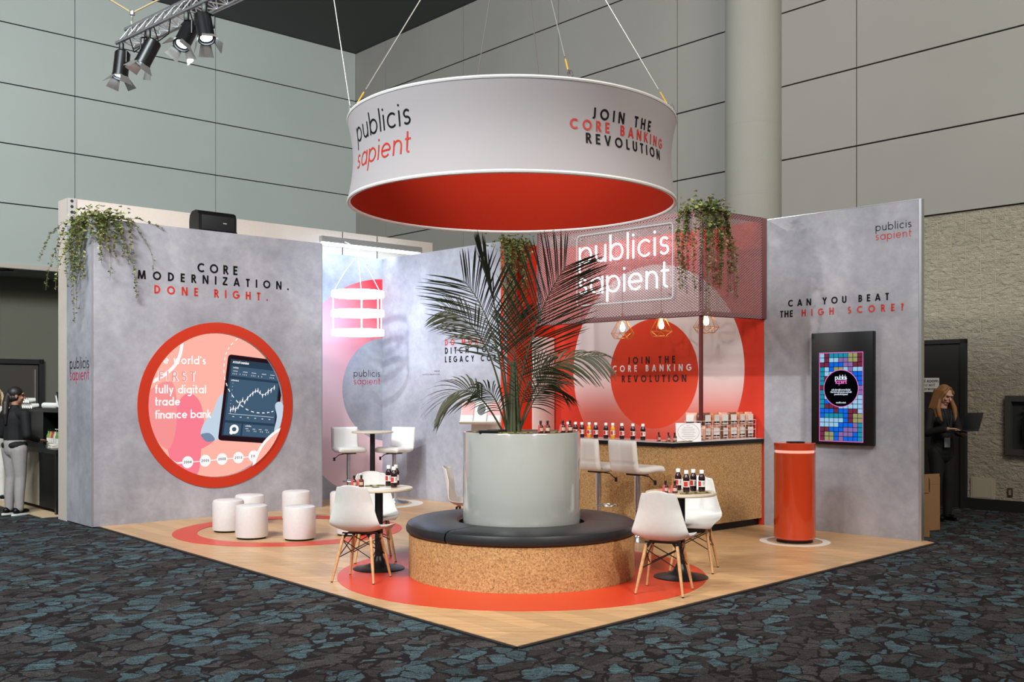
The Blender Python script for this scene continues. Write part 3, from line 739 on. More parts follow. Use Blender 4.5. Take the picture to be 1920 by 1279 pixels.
# ------------------------------------------------------------------ bench, planter, palm
BC = (.085, 9.03)
bench = thing('round_bench', 'large round bench clad in strand board with black cushioned seat', 'bench', (*BC, FZ))
mb = MB(); mb.lathe([(.985, 0), (1.0, .004), (1.0, .365), (.985, .37), (.53, .37), (.53, 0)], 96)
mb.build('base', BOARD, bench)
for k in range(3):
    a0 = R_(-128+120*k+.35); a1 = R_(-128+120*(k+1)-.35)
    pr = [(.555, .372), (1.0, .372), (1.022, .39), (1.026, .42), (1.012, .455), (.97, .474), (.60, .478), (.558, .455), (.555, .372)]
    MB().lathe(pr, 40, a0=a0, a1=a1, cap=False).build('seat_cushion', CUSH, bench)
planter = thing('planter', 'tall glossy white cylinder planter standing in the middle of the round bench', 'planter', (*BC, FZ))
mb = MB(); mb.lathe([(.42, .30), (.505, .40), (.52, .44), (.522, .50), (.522, 1.242), (.516, 1.252), (.50, 1.252), (.50, 1.20)], 96); mb.build('shell', PLANT, planter)
MB().lathe([(.001, 1.252), (.5005, 1.252)], 48).build('top_board', plain('planter_top', (96, 84, 70), .7), planter)
PT = FZ+1.2525
LEAF = plain('palm_green', (36, 46, 26), .5, var=.25, scale=6); LEAFD = plain('palm_olive', (58, 58, 30), .55, var=.2, scale=6); STEMG = plain('palm_stem', (56, 60, 34), .5, var=.2)
palm = thing('palm_plant', 'tall feathery palm growing out of the white planter', 'plant', (BC[0]-.05, BC[1], PT))
def bez(P, n):
    out = []
    m = len(P)-1
    for i in range(n+1):
        t = i/n; q = [Vector(p) for p in P]
        while len(q) > 1: q = [a*(1-t)+b*t for a, b in zip(q[:-1], q[1:])]
        out.append(q[0])
    return out
def frond(P, n, ll, start=.25, side=(0, 0, 0), droop=.25, spread=58, w=.014, m=0, rach=.011, seed=1):
    rnd = random.Random(seed); C = bez(P, 60); mb = MB()
    mb.tube(C, [rach*(1-.8*i/60) for i in range(61)], 6)
    mb.mi = 1
    for k in range(n):
        t = start+(1-start)*(k+.5)/n
        for sd in (-1, 1):
            tt = min(.995, t+rnd.uniform(-.004, .004)); i = tt*60; j = int(i); p = C[j]+(C[min(60, j+1)]-C[j])*(i-j)
            tg = (C[min(60, j+1)]-C[max(0, j-1)]).normalized()
            nrm = Vector(side) if Vector(side).length else Vector((0, -1, 0))
            lat = tg.cross(nrm).normalized()*sd
            s_ = (tt-start)/(1-start)
            L = ll*(.55+.75*sin(pi*min(1, s_*.85+.12)))*.85*rnd.uniform(.92, 1.06)
            an = R_(spread*(1-.45*s_)+rnd.uniform(-4, 4))
            d = (tg*cos(an)+lat*sin(an)+nrm*rnd.uniform(-.12, .28)).normalized()
            wv = d.cross(nrm+lat*.6).normalized()
            A = []; B = []
            for q in range(6):
                u = q/5; c = p+d*L*u+Vector((0, 0, -droop*L*u*u))+nrm*(-.05*L*u*u)
                ww = w*(.35+1.3*u)*(1-u)**.55*1.15 if u < .9 else w*.12
                if u == 1: ww = .0008
                A.append(mb.bm.verts.new(c+wv*ww)); B.append(mb.bm.verts.new(c-wv*ww+nrm*.003))
            for q in range(5):
                f = mb.bm.faces.new((A[q], B[q], B[q+1], A[q+1])); f.material_index = 1
    return mb.build('frond', [STEMG, LEAFD if m else LEAF], palm, smooth=False, weld=False)
# local frame: x right, y away, z up from the planter top
frond([(-.03, 0, -.03), (.04, -.04, .62), (.20, -.06, 1.12), (.44, -.1, 1.46)], 38, .62, .26, droop=.06, spread=54, w=.0085, seed=2)
frond([(-.06, 0, -.03), (-.10, -.1, .55), (-.20, -.12, 1.05), (-.46, -.15, 1.33)], 34, .58, .40, droop=.13, spread=58, w=.0074, seed=3)
frond([(-.05, .02, -.03), (-.10, .05, .6), (-.16, .05, 1.1), (-.31, .08, 1.62)], 9, .34, .70, droop=.0, spread=7, w=.009, seed=4)
frond([(-.08, 0, -.03), (-.12, -.1, .50), (-.30, -.15, 1.02), (-.62, -.2, 1.06)], 28, .33, .52, side=(.25, -.9, .35), droop=.30, spread=50, w=.008, m=1, seed=5)
frond([(-.10, 0, -.03), (-.25, -.1, .25), (-.40, -.15, .52), (-.64, -.2, .26)], 20, 0.34, .42, side=(-.3, -.8, .5), droop=.45, spread=46, w=.010, m=1, seed=6)
frond([(.02, 0, -.03), (.12, -.05, .35), (.26, -.05, .74), (.76, -.1, .66)], 28, 0.32, .42, side=(.3, -.75, .55), droop=.55, spread=46, w=.008, m=1, seed=7)
frond([(.02, .02, -.03), (.14, .1, .26), (.24, .12, .48), (.38, .15, .42)], 22, 0.30, .3, droop=.45, spread=55, w=.0075, seed=8)
frond([(-.02, 0, -.03), (-.02, .1, .45), (-.02, .2, .85), (.04, .25, 1.05)], 26, 0.39, .36, droop=.15, spread=52, w=.0075, seed=9)
frond([(-.07, 0, -.03), (-.14, -.08, .22), (-.20, -.12, .40), (-.34, -.2, .38)], 18, 0.25, .3, droop=.5, spread=52, w=.007, seed=10)
frond([(.0, 0, -.03), (.03, -.1, .25), (.10, -.2, .52), (.28, -.25, .58)], 22, 0.32, .34, droop=.3, spread=54, w=.007, seed=11)
mb = MB()
for i in range(9):
    a = i*2.4; mb.tube([(.05*cos(a)-.02, .05*sin(a), -.0), (.035*cos(a)-.02, .035*sin(a), .3), (.02*cos(a)-.02, .02*sin(a), .62)], [.02, .014, .006], 6)
mb.build('stem', STEMG, palm)
# ------------------------------------------------------------------ shell chairs, cafe tables
def make_chair(name, label):
    t = thing(name, label, 'chair', group='white shell chairs at the small tables')
    prof = catmull([(0, .245, .405), (0, .225, .435), (0, .12, .432), (0, -.02, .418), (0, -.13, .425), (0, -.195, .475), (0, -.228, .56), (0, -.252, .68), (0, -.272, .775), (0, -.281, .815), (0, -.283, .830)], 30)
    wid = catmull([(.175, 0, 0), (.215, 0, 0), (.232, 0, 0), (.236, 0, 0), (.236, 0, 0), (.230, 0, 0), (.206, 0, 0), (.176, 0, 0), (.152, 0, 0), (.132, 0, 0), (.098, 0, 0)], 30)
    mb = MB(); rows = []; m = 14
    for i, (p, w) in enumerate(zip(prof, wid)):
        s = i/30; row = []
        seat = max(0, 1-abs(s-.36)/.36); back = max(0, (s-.45)/.55)
        for k in range(m+1):
            x = -1+2*k/m; ax = abs(x)
            lift = .055*seat*ax**3; fwd = .075*min(1, back*2.2)*(1-.35*back)*ax**2.2
            fr_ = -.03*max(0, 1-s/.12)*ax**2
            row.append(mb.bm.verts.new((w.x*x*(1-.0*ax), p.y+fwd+fr_, p.z+lift-(.028*ax**4 if s > .93 else 0))))
        rows.append(row)
    for i in range(30):
        for k in range(m): mb.bm.faces.new((rows[i][k], rows[i][k+1], rows[i+1][k+1], rows[i+1][k]))
    sh = mb.build('shell', WHITE, t, sharp=179)
    so_ = sh.modifiers.new('thick', 'SOLIDIFY'); so_.thickness = .009; so_.offset = -1
    sb = sh.modifiers.new('smooth', 'SUBSURF'); sb.levels = 2; sb.render_levels = 2
    feet = []
    for sx in (-1, 1):
        for sy in (-1, 1):
            a, b = Vector((sx*.125, sy*.105-.01, .385)), Vector((sx*.19, sy*.185-.02, .004))
            l = MB().tube([a, a+(b-a)*.5, b], [.0135, .0145, .0095], 12).build('leg', BEECH, t)
            MB().tube([b-Vector((0, 0, .003)), b+(a-b)*.012], .0105, 10).build('foot_tip', BLKP, l)
            feet.append((a, b))
    mb = MB(); pt = lambda i, k: feet[i][0]+(feet[i][1]-feet[i][0])*k
    for i, j in ((0, 1), (1, 3), (3, 2), (2, 0)):
        mb.tube([pt(i, .08), pt(j, .48)], .0042, 6); mb.tube([pt(j, .08), pt(i, .48)], .0042, 6)
    for i in range(4):
        a = feet[i][0]; mb.tube([a+Vector((0, 0, -.02)), a+Vector((-a.x*.25, 0, .022))], .012, 6)
    mb.box((0, -.01, .402), (.25, .04, .01)); mb.box((0, .09, .402), (.27, .02, .01)); mb.box((0, -.11, .408), (.27, .02, .01))
    mb.build('brace_frame', BLKM, t)
    return t
GC = 'white shell chairs at the small tables'
chair = make_chair('shell_chair', 'white shell chair seen from behind at the left cafe table')
def face(fx, fy): return atan2(-fx, fy)
chair.location = (-1.28, 8.68, FZ); chair.rotation_euler = (0, 0, face(.10, .36))
dup(chair, (-1.32, 9.66, FZ), face(.10, -.40), 'white shell chair behind the left cafe table facing the aisle')
dup(chair, (1.23, 8.15, FZ), face(.148, .37), 'white shell chair seen from behind at the right cafe table')
dup(chair, (1.64, 9.14, FZ), face(-.12, -.36), 'white shell chair between the right cafe table and the bar')
dup(chair, (-.45, 10.62, FZ), face(.95, -.1), 'white shell chair seen in profile, half hidden behind the white planter')
TOPW = m_wood('pale_oak_laminate', (196, 178, 152), (218, 204, 184), (1, 0), False, .35)
def make_table(name, label, cat, r, h, group):
    t = thing(name, label, cat, group=group)
    MB().lathe([(.001, h-.024), (r-.006, h-.024), (r, h-.018), (r, h-.004), (r-.004, h), (.001, h)], 64).build('tabletop', TOPW, t)
    MB().lathe([(.037, .03), (.037, h-.03), (.10, h-.025)], 24).build('pole', BLKM, t)
    MB().lathe([(.001, 0), (.233, 0), (.235, .008), (.225, .014), (.14, .026), (.075, .055), (.05, .095), (.038, .12)], 56).build('base', BLKM, t)
    return t
tb1 = make_table('cafe_table', 'small round table with bottles left of the bench', 'table', .305, .74, 'low round cafe tables')
tb1.location = (-1.207, 9.19, FZ)
tb2 = dup(tb1, (1.461, 8.77, FZ), 0, 'small round table with four dark juice bottles right of the bench')
tb3 = make_table('high_table', 'tall round bar table in the lit niche between two bar chairs', 'table', .295, 1.045, None); tb3.location = (-1.985, 14.42, FZ)
# ------------------------------------------------------------------ bar chairs
def make_barchair(label):
    t = thing('bar_chair', label, 'bar chair', group='white leather bar chairs')
    def pad(nx, W_, prof, th, groove):   # strip along a profile in y,z; front side quilted
        mb = MB(); n = len(prof)-1; rows = []
        for i, p in enumerate(prof):
            a = prof[max(0, i-1)]; b = prof[min(n, i+1)]; tg = (b-a).normalized(); nr = Vector((0, -tg.z, tg.y))
            e = min(1, min(i, n-i)/3); tk = th*(.35+.65*sqrt(max(0, 1-(1-e)**2)))
            top = []; bot = []
            for k in range(nx+1):
                x = -1+2*k/nx; ed = 1-max(0, (abs(x)-.86)/.14)**2*.75
                g = groove(x, i/n)
                top.append(mb.bm.verts.new((x*W_, *(p+nr*(tk*.5*ed-g)).yz))); bot.append(mb.bm.verts.new((x*W_, *(p-nr*tk*.5*ed).yz)))
            rows.append((top, bot))
        for (t0, b0), (t1, b1) in zip(rows[:-1], rows[1:]):
            for k in range(nx):
                mb.bm.faces.new((t0[k], t0[k+1], t1[k+1], t1[k])); mb.bm.faces.new((b0[k+1], b0[k], b1[k], b1[k+1]))
            mb.bm.faces.new((b0[0], t0[0], t1[0], b1[0])); mb.bm.faces.new((t0[nx], b0[nx], b1[nx], t1[nx]))
        for tp, bt, s in ((*rows[0], 1), (*rows[-1], -1)):
            for k in range(nx):
                q = (tp[k+1], tp[k], bt[k], bt[k+1]); mb.bm.faces.new(q if s > 0 else q[::-1])
        return mb
    gv = lambda x, s: .007*max(0, 1-abs(abs(x)-0)/.05) + .007*max(0, 1-abs(s-.5)/.05)
    sp = catmull([(0, -.19, .775), (0, -.05, .765), (0, .10, .775), (0, .19, .772), (0, .225, .755)], 20)
    pad(16, .20, sp, .075, lambda x, s: 0).build('seat', LEATHER, t, sharp=70)
    bp = catmull([(0, -.165, .76), (0, -.20, .80), (0, -.222, .92), (0, -.240, 1.09)], 22)
    bp = [Vector((p.x, p.y, p.z)) for p in bp]
    pad(18, .20, bp, .065, gv).build('backrest', LEATHER, t, sharp=70)
    MB().lathe([(.001, 0), (.2, 0), (.205, .006), (.19, .014), (.10, .03), (.05, .05), (.036, .075)], 48).build('base', CHROME, t)
    MB().lathe([(.030, .06), (.030, .40), (.034, .402), (.034, .41), (.0225, .412), (.0225, .70)], 24).lathe([(.034, .41), (.034, .71)], 24).build('pole', CHROME, t)
    mb = MB(); mb.tube([(.0, .02, .33)]+[(.125*cos(a), .16+.10*sin(a), .33) for a in [R_(-170+340*i/24) for i in range(25)]]+[(0, .02, .33)], .009, 8)
    mb.lathe([(.036, .315), (.038, .33), (.036, .345)], 24); mb.build('footrest', CHROME, t)
    MB().box((0, 0, .722), (.17, .17, .025)).tube([(.03, .0, .715), (.15, .02, .70), (.21, .03, .655)], .006, 6).box((.225, .033, .64), (.03, .012, .05)).build('lift_lever', BLKM, t)
    return t
bcA = make_barchair('white bar chair at the bar beside the right edge of the planter')
nb = Vector((.712, .702))
bcA.location = (.965, 11.31, FZ); bcA.rotation_euler = (0, 0, face(.712, .702))
dup(bcA, (1.35, 10.92, FZ), face(.76, .65), 'white bar chair at the middle of the bar, nearest the bar corner')
dup(bcA, (-2.36, 14.66, FZ), face(.42, -.9), 'white bar chair left of the high table in the niche')
dup(bcA, (-1.70, 14.66, FZ), face(-.45, -.88), 'white bar chair right of the high table in the niche')
# ------------------------------------------------------------------ poufs and plinth
pf = thing('pouf', 'white cylinder pouf, leftmost of the seven in the red ring', 'pouf', (-3.27, 11.68, FZ), group='white poufs in the red ring')
MB().lathe([(.16, .018), (.172, .022), (.176, .04), (.176, .335), (.168, .356), (.15, .366), (.001, .370)], 48).build('upholstery', plain('pouf_leather', (220, 212, 209), .5), pf)
MB().lathe([(.001, 0), (.155, 0), (.155, .02)], 40).build('base_ring', BLKP, pf)
for x, y, l in ((-2.86, 11.13, 'white cylinder pouf second from the left, in front of another pouf'), (-3.17, 12.25, 'white cylinder pouf mostly hidden behind the two left poufs'),
                (-2.71, 12.73, 'white cylinder pouf close to the wall, at the back of the ring'), (-2.313, 11.03, 'white cylinder pouf at the front of the ring, below the rear pouf'),
                (-2.09, 12.63, 'white cylinder pouf partly hidden behind the left shell chair back'), (-1.806, 11.40, 'white cylinder pouf mostly hidden behind the left shell chair seat')):
    dup(pf, (x, y, FZ), 0, l)
pl = thing('plinth', 'glossy orange cylinder plinth with a glowing slot near its top', 'plinth', (3.035, 10.88, FZ))
mb = MB(); mb.lathe([(.195, .03), (.212, .04), (.216, .06), (.216, .955), (.200, .955)], 64); mb.lathe([(.200, .985), (.216, .985), (.216, 1.055), (.210, 1.062), (.001, 1.062)], 64); mb.build('shell', ORL, pl)
MB().lathe([(.201, .955), (.201, .985)], 64).build('light_slot', emit('slot_glow', (255, 176, 156), 1.1), pl)
MB().lathe([(.001, 0), (.19, 0), (.19, .035)], 48).build('base', BLKP, pl)
MB().box((.0, -.03, 1.069), (.17, .12, .012), bev=.004).build('card_reader', BLKP, pl)
# ------------------------------------------------------------------ wall display
tv = thing('wall_display', 'black portrait screen with a grid of coloured blocks on the grey wall', 'screen', (3.04, 12.23, 0), atan2(-1.35, 1.33))
mb = MB(); mb.box2((.668, -.075, 1.02), (1.412, -.002, 2.295), bev=.006); mb.build('housing', BLKP, tv)
cols = {'T': (30, 140, 165), 'L': (150, 195, 225), 'B': (20, 100, 215), 'M': (110, 45, 65), 'V': (135, 105, 165), 'O': (150, 150, 105), 'K': (4, 4, 8)}
grid = ['LMTTTTOOM', 'LMLLVVOOM', 'MMBBBVVMM', 'TLBOOLVLL', 'TLLOOLVBB', 'TMBVVLLBB', 'TTBVVLLBB', 'MTBBVVLVV', 'TTLBVVLLV', 'TLBBBVVLL', 'TBBVVBVLL', 'TMMMLLLLL', 'BBBMBBMML', 'BTTTTBMOO', 'LLLLLBMOO', 'LLLLBBBVT', 'MMBBBVVVT', 'MOOBVVVBT', 'MOOBVBBBT']
mats = [emit('block_'+k, c) for k, c in cols.items()]+[emit('pink_line', (235, 120, 205)), emit('screen_ink_white', (225, 240, 250))]
ki = {k: i for i, k in enumerate(cols)}
mb = MB(); X0, X1, Z0, Z1 = .777, 1.294, 1.065, 2.06; y = -.077
def scr(x0, z0, x1, z1, yy, mi): mb.q([(x0, yy, z0), (x1, yy, z0), (x1, yy, z1), (x0, yy, z1)], mi)
scr(X0-.008, Z0-.008, X1+.008, Z1+.008, y, 7); scr(X0, Z0, X1, Z1, y-.0005, 6)
cw, chh = (X1-X0)/9, (Z1-Z0)/19
for r, row in enumerate(grid):
    for c, k in enumerate(row): scr(X0+c*cw+.003, Z1-(r+1)*chh+.003, X0+(c+1)*cw-.003, Z1-r*chh-.003, y-.001, ki[k])
for r_, mi, yy in ((.212, 7, .0015), (.204, 6, .002)):
    mb.q([(px, y-yy, pz) for px, pz in disc_pts(1.037, 1.66, r_, 48)], mi)
mb.build('picture', mats, tv, smooth=False, weld=False)
yy = y-.0025
lettering([('publicis', .965, 1.11, 1.758, .036, .12), ("Let's demolish some blocks!", .925, 1.15, 1.635, .014, .11), ('Then find out how we can build', .91, 1.165, 1.610, .014, .11), ('you a bank at speed', .955, 1.12, 1.585, .014, .11), ('-scroll to start-', .975, 1.10, 1.49, .014, .11)], tv, mats[8], 'screen_lettering', y=yy)
lettering([('sapient', .967, 1.11, 1.712, .036, .10)], tv, mats[7], 'screen_lettering', y=yy)
#==BAR==
# ------------------------------------------------------------------ bar counter
C0 = Vector((1.755, 11.10)); dl = Vector((-.702, .712)); dr = Vector((.752, .659)); nl = Vector((.712, .702)); nr_ = Vector((-.659, .752))
bar = thing('bar_counter', 'L-shaped strand board bar counter with black-edged top under the mesh canopy', 'counter', (C0.x, C0.y, 0))
def lshape(o, inset, depth, ends=(2.05, 1.70)):
    a = dl*ends[0]; b = dr*ends[1]
    k = lambda s: (nl+nr_)*(s/(1+nl.dot(nr_)))
    return [tuple(a+nl*inset), tuple(k(inset)), tuple(b+nr_*inset), tuple(b+nr_*depth), tuple(k(depth)), tuple(a+nl*depth)]
MB().prism(lshape(0, .025, .50), FZ+.085, 1.012).build('base', BOARD, bar, smooth=False)
MB().prism(lshape(0, .07, .47), FZ, FZ+.085).build('toe_kick', BLKP, bar, smooth=False)
mb = MB(); mb.prism(lshape(0, 0, .55, (2.07, 1.705)), 1.012, 1.056); mb.build('top_edge', BLKP, bar, smooth=False)
MB().prism(lshape(0, .004, .546, (2.066, 1.701)), 1.056, 1.060).build('countertop', plain('pale_countertop', (214, 206, 204), .2), bar, smooth=False)
CT = 1.060
# ------------------------------------------------------------------ mesh canopy with neon sign
MESHM = plain('mesh_paint', (150, 116, 116), .45, .2); FRAME = plain('maroon_frame', (88, 22, 20), .4)
K0 = Vector((2.17, 11.58)); K1 = Vector((3.035, 12.215)); KL = K0+dl*2.62
ZB, ZT = 2.50, 3.71
can = thing('mesh_canopy', 'maroon framed expanded-metal canopy hanging over the bar', 'canopy', (K0.x, K0.y, 0))
def lattice(mb, L, z0, z1, f, cw=.047, ch=.031, r=.0042):
    H = z1-z0; sl = ch/cw; n = int((L+H/sl)/cw)+2
    for sgn in (1, -1):
        for i in range(n):
            x0 = i*cw if sgn > 0 else i*cw
            # line z = z0 + sl*(x - (x0 - H/sl)) for +, mirrored for -
            xa = x0-H/sl; pts = []
            a, b = xa, xa+H/sl
            a2, b2 = max(a, 0), min(b, L)
            if b2-a2 < .01: continue
            za, zb = z0+sl*(a2-xa), z0+sl*(b2-xa)
            if sgn < 0: a2, b2 = L-a2, L-b2
            P, Q = f(a2, za), f(b2, zb)
            d = (Q-P); d.normalize(); nn = f.n; w = d.cross(nn)*.0052; t = nn*.0022
            vs = [mb.bm.verts.new(p) for p in (P+w+t, P-w+t*.2, P-w-t, P+w-t*.2, Q+w+t, Q-w+t*.2, Q-w-t, Q+w-t*.2)]
            for q in ((0, 1, 5, 4), (1, 2, 6, 5), (2, 3, 7, 6), (3, 0, 4, 7)): mb.bm.faces.new([vs[k] for k in q])
class PF:
    def __init__(s, o, d): s.o = Vector((*o, 0)); s.d = Vector((*d, 0)).normalized(); s.n = Vector((s.d.y, -s.d.x, 0))
    def __call__(s, u, z): return s.o+s.d*u+Vector((0, 0, z))
dS = K1-K0; LS = dS.length
mb = MB(); lattice(mb, 2.62, ZB, ZT, PF(dl*2.62, -dl)); mb.build('front_mesh', MESHM, can, smooth=False, weld=False)
mb = MB(); lattice(mb, LS, ZB, ZT, PF((0, 0), dS)); mb.build('side_mesh', MESHM, can, smooth=False, weld=False)
def bar_between(mb, a, b, w=.055):
    a, b = Vector(a), Vector(b); d = b-a; M = Matrix.Translation((a+b)/2) @ d.to_track_quat('X', 'Z').to_matrix().to_4x4(); mb.box((0, 0, 0), (d.length, w, w), M=M)
i3 = lambda v, z, s=.03: (v[0]+(nl.x)*s, v[1]+nl.y*s, z)
mb = MB()
for z in (ZB+.02, ZT-.02):
    bar_between(mb, i3(dl*2.62, z), i3((0, 0), z)); bar_between(mb, (0+nr_.x*.03, nr_.y*.03, z), (dS.x+nr_.x*.03, dS.y+nr_.y*.03, z))
for v in (dl*2.60, dS*.975): bar_between(mb, i3(v, ZB, .03 if v is not dS else 0), i3(v, ZT, .03))
mb.build('frame', FRAME, can, smooth=False)
MB().tube([(.0, .055, CT), (.0, .055, ZT-.02)], .025, 16).build('post', FRAME, can)
nf = PF(K0+dl*2.56-nl*.05, -dl)
neon = thing('neon_sign', 'white glowing neon sign with two words on the front of the mesh canopy', 'neon sign')
NE = emit('neon_white', (236, 246, 255), 5.0)
mb = MB()
for s, z, xh in (('publicis', 3.235, .212), ('sapient', 2.845, .212)):
    for st in text_strokes(s, .73, 2.13, z, xh, .055):
        mb.tube([nf(u, zz) for u, zz in st], .0115, 8)
mb.build('neon_tube', NE, neon)
mb = MB(); o_ = nl*.012
def rr_(u0, u1, z0, z1, r): return [p for q in (arc(u1-r, z1-r, r, r, 90, 0), arc(u1-r, z0+r, r, r, 0, -90), arc(u0+r, z0+r, r, r, 270, 180), arc(u0+r, z1-r, r, r, 180, 90)) for p in q]
nb_ = PF(K0+dl*2.56-nl*.035, -dl)
mb.tube([nb_(u, z) for u, z in rr_(.68, 2.175, 2.715, 3.60, .04)], .006, 6, closed=True)
mb.build('backing_edge', emit('edge_lit_acrylic', (214, 222, 226), .9), neon)
mb = MB()
for u in (.74, 2.11):
    for z in (2.77, 3.55): mb.tube([nb_(u, z), nb_(u, z)+Vector((nl.x, nl.y, 0))*.03], .008, 8)
mb.tube([nb_(.74, 2.72), nb_(.73, 2.55), nb_(.735, 2.50)], .004, 6)
mb.build('standoffs', GREYM, neon)
# light batten on top of the mural wall, inside the canopy
lb = thing('light_batten', 'white light batten inside the front top edge of the mesh canopy', 'light fitting', (K0.x+dl.x*2.62, K0.y+dl.y*2.62, 0), atan2(-dl.y, -dl.x))
MB().box2((.15, .10, 3.722), (1.75, .18, 3.76)).build('housing', ALU, lb, smooth=False)
MB().box2((.17, .105, 3.70), (1.73, .175, 3.722)).build('diffuser', emit('batten_bar', (255, 248, 240), 24.0), lb, smooth=False)
# pendants
BRASS = plain('brass_wire', (206, 150, 78), .3, .8)
def make_pendant(label):
    t = thing('pendant_lamp', label, 'pendant lamp', group='wire cage pendants over the bar')
    n = 6; top = [(.026*cos(a), .026*sin(a), .155) for a in [2*pi*k/n for k in range(n)]]
    mid = [(.152*cos(a), .152*sin(a), -.06) for a in [2*pi*k/n for k in range(n)]]; low = [(.105*cos(a+pi/n), .105*sin(a+pi/n), -.125) for a in [2*pi*k/n for k in range(n)]]
    mb = MB()
    for k in range(n):
        j = (k+1) % n
        for a, b in ((top[k], mid[k]), (top[k], top[j]), (mid[k], mid[j]), (mid[k], low[k]), (mid[j], low[k]), (low[k], low[j]), (top[k], tuple((p+q)/2 for p, q in zip(mid[k], mid[j])))): mb.tube([a, b], .0028, 6)
    mb.build('wire_cage', BRASS, t)
    MB().lathe([(.001, .20), (.016, .19), (.019, .16), (.019, .09), (.014, .085)], 16).build('socket', BRASS, t)
    MB().lathe([(.012, .088), (.016, .07), (.03, .03), (.033, .0), (.025, -.027), (.001, -.036)], 20).build('bulb', emit('warm_bulb', (255, 214, 160), 18.0), t)
    MB().tube([(0, 0, .19), (0, 0, 1.21)], .0035, 6).build('cord', BLKP, t)
    return t
pn = make_pendant('wire cage pendant lamp half behind the canopy post'); pn.location = (2.30, 12.0, 2.445)
dup(pn, (1.83, 12.42, 2.425), .4, 'wire cage pendant lamp hanging in the middle, over the red disc')
dup(pn, (1.40, 12.84, 2.42), .2, 'wire cage pendant lamp nearest the palm')
# ------------------------------------------------------------------ niche light fittings
bt = thing('light_batten', 'long white light batten spanning the top of the niche', 'light fitting', (-4.98, 12.02, 0), R_(42))
MB().box2((3.48, .56, 3.815), (5.30, .64, 3.90)).build('housing', ALU, bt, smooth=False)
MB().box2((3.50, .555, 3.775), (5.26, .625, 3.813)).build('diffuser', emit('batten_tube', (200, 228, 255), 9.0), bt, smooth=False)
o = light('AREA', (-2.10, 15.36, 3.765), (-1.35, 14.45, 1.6), 9, (.78, .91, 1), 1.7, .07); o.name = 'batten_lamp'
_q = Matrix.Rotation(R_(42), 4, 'Z')
o.rotation_euler = (_q @ Matrix.Rotation(R_(24), 4, 'X') @ Matrix.Rotation(R_(0), 4, 'Y')).to_euler()
lc = thing('ring_chandelier', 'glowing white chandelier of three stacked rings hanging in the niche', 'chandelier', (-2.24, 14.72, 0))
mb = MB(); RL = emit('ring_white', (196, 224, 255), 11.5)
for z in (3.04, 2.76, 2.48):
    M = Matrix.Translation((0, 0, z)); MB().lathe([(.362, -.042), (.378, -.042), (.378, .042), (.362, .042), (.362, -.042)], 64, M=M).build('light_ring', RL, lc)
for a in (205, 330, 345, 90): MB().tube([(.368*cos(R_(a)), .368*sin(R_(a)), 2.46), (.368*cos(R_(a)), .368*sin(R_(a)), 3.06)], .013, 8).build('rod', plain('white_rod', (240, 242, 245), .3), lc)
mb = MB()
for a in (205, 338, 90): mb.tube([(.368*cos(R_(a)), .368*sin(R_(a)), 3.06), (.2*cos(R_(a)), .2*sin(R_(a)), 3.35), (0, 0, 3.62)], .006, 6)
mb.tube([(0, 0, 3.60), (.02, .01, 3.68), (-.16, .14, 3.80), (-.22, .20, 3.83)], .008, 6); mb.build('hanging_cord', plain('white_cord', (235, 235, 238), .5), lc)
# ------------------------------------------------------------------ drinks and snacks
LAB = [plain('label_white', (232, 226, 220), .5), plain('label_red', (196, 44, 30), .5), plain('label_ink', (50, 44, 46), .5)]
def make_bottle(name, label, cat, juice, cap_m, group):
    t = thing(name, label, cat, group=group)
    MB().lathe([(.001, 0), (.024, 0), (.0285, .005), (.0295, .02), (.0285, .05), (.0285, .105), (.0295, .12), (.024, .138), (.0165, .150), (.0155, .165), (.0155, .17)], 24).build('body', juice, t)
    MB().lathe([(.0185, .158), (.019, .162), (.019, .186), (.017, .189), (.001, .189)], 24).build('cap', cap_m, t)
    mb = MB(); r = .0298
    def wrap(a0, a1, z0, z1, mi, rr):
        mb.mi = mi; mb.lathe([(rr, z0), (rr, z1)], 12, a0=R_(a0), a1=R_(a1))
    wrap(180, 360, .045, .098, 0, r); wrap(196, 264, .050, .093, 1, r+.0003)
    for k, z in enumerate((.085, .077, .069, .061)): wrap(284, 284+(34, 46, 40, 28)[k], z, z+.003, 2, r+.0003)
    mb.build('label_wrap', LAB, t)
    return t
DJ = plain('dark_juice', (38, 14, 18), .12); OJ = plain('orange_juice', (226, 150, 30), .15); WCAP = plain('white_cap', (238, 236, 232), .4)
GB = 'dark juice bottles'
jb = make_bottle('juice_bottle', 'dark juice bottle on the right cafe table, leftmost and rearmost of four', 'bottle', DJ, WCAP, 'dark juice bottles on the right cafe table')
oj = make_bottle('juice_bottle', 'orange juice bottle on the bar, left of the two orange ones', 'bottle', OJ, WCAP, 'orange juice bottles on the bar')
T2 = FZ+.7405
jb.location = (1.464, 8.93, T2)
for i, (x, y, l) in enumerate(((1.503, 8.74, 'dark juice bottle on the right cafe table, second from left in front of the first'), (1.585, 8.86, 'dark juice bottle on the right cafe table, third from left'), (1.642, 8.77, 'dark juice bottle on the right cafe table, rightmost of four'))):
    dup(jb, (x, y, T2), R_((20, -8, -14)[i]), l)
for i, (x, y, l) in enumerate(((-1.135, 9.33, 'dark juice bottle on the left cafe table, left of its cluster'), (-1.068, 9.17, 'dark juice bottle at the front of the cluster on the left cafe table'), (-1.075, 9.40, 'dark juice bottle at the back of the cluster on the left cafe table'))):
    dup(jb, (x, y, T2), R_((0, 10, -20)[i]), l, 'dark juice bottles on the left cafe table')
BPOS = [(.785, 12.529), (.859, 12.454), (.942, 12.369), (1.016, 12.294), (1.128, 12.18), (1.204, 12.103), (1.302, 12.005), (1.417, 11.887), (1.522, 11.781), (.697, 12.617)]
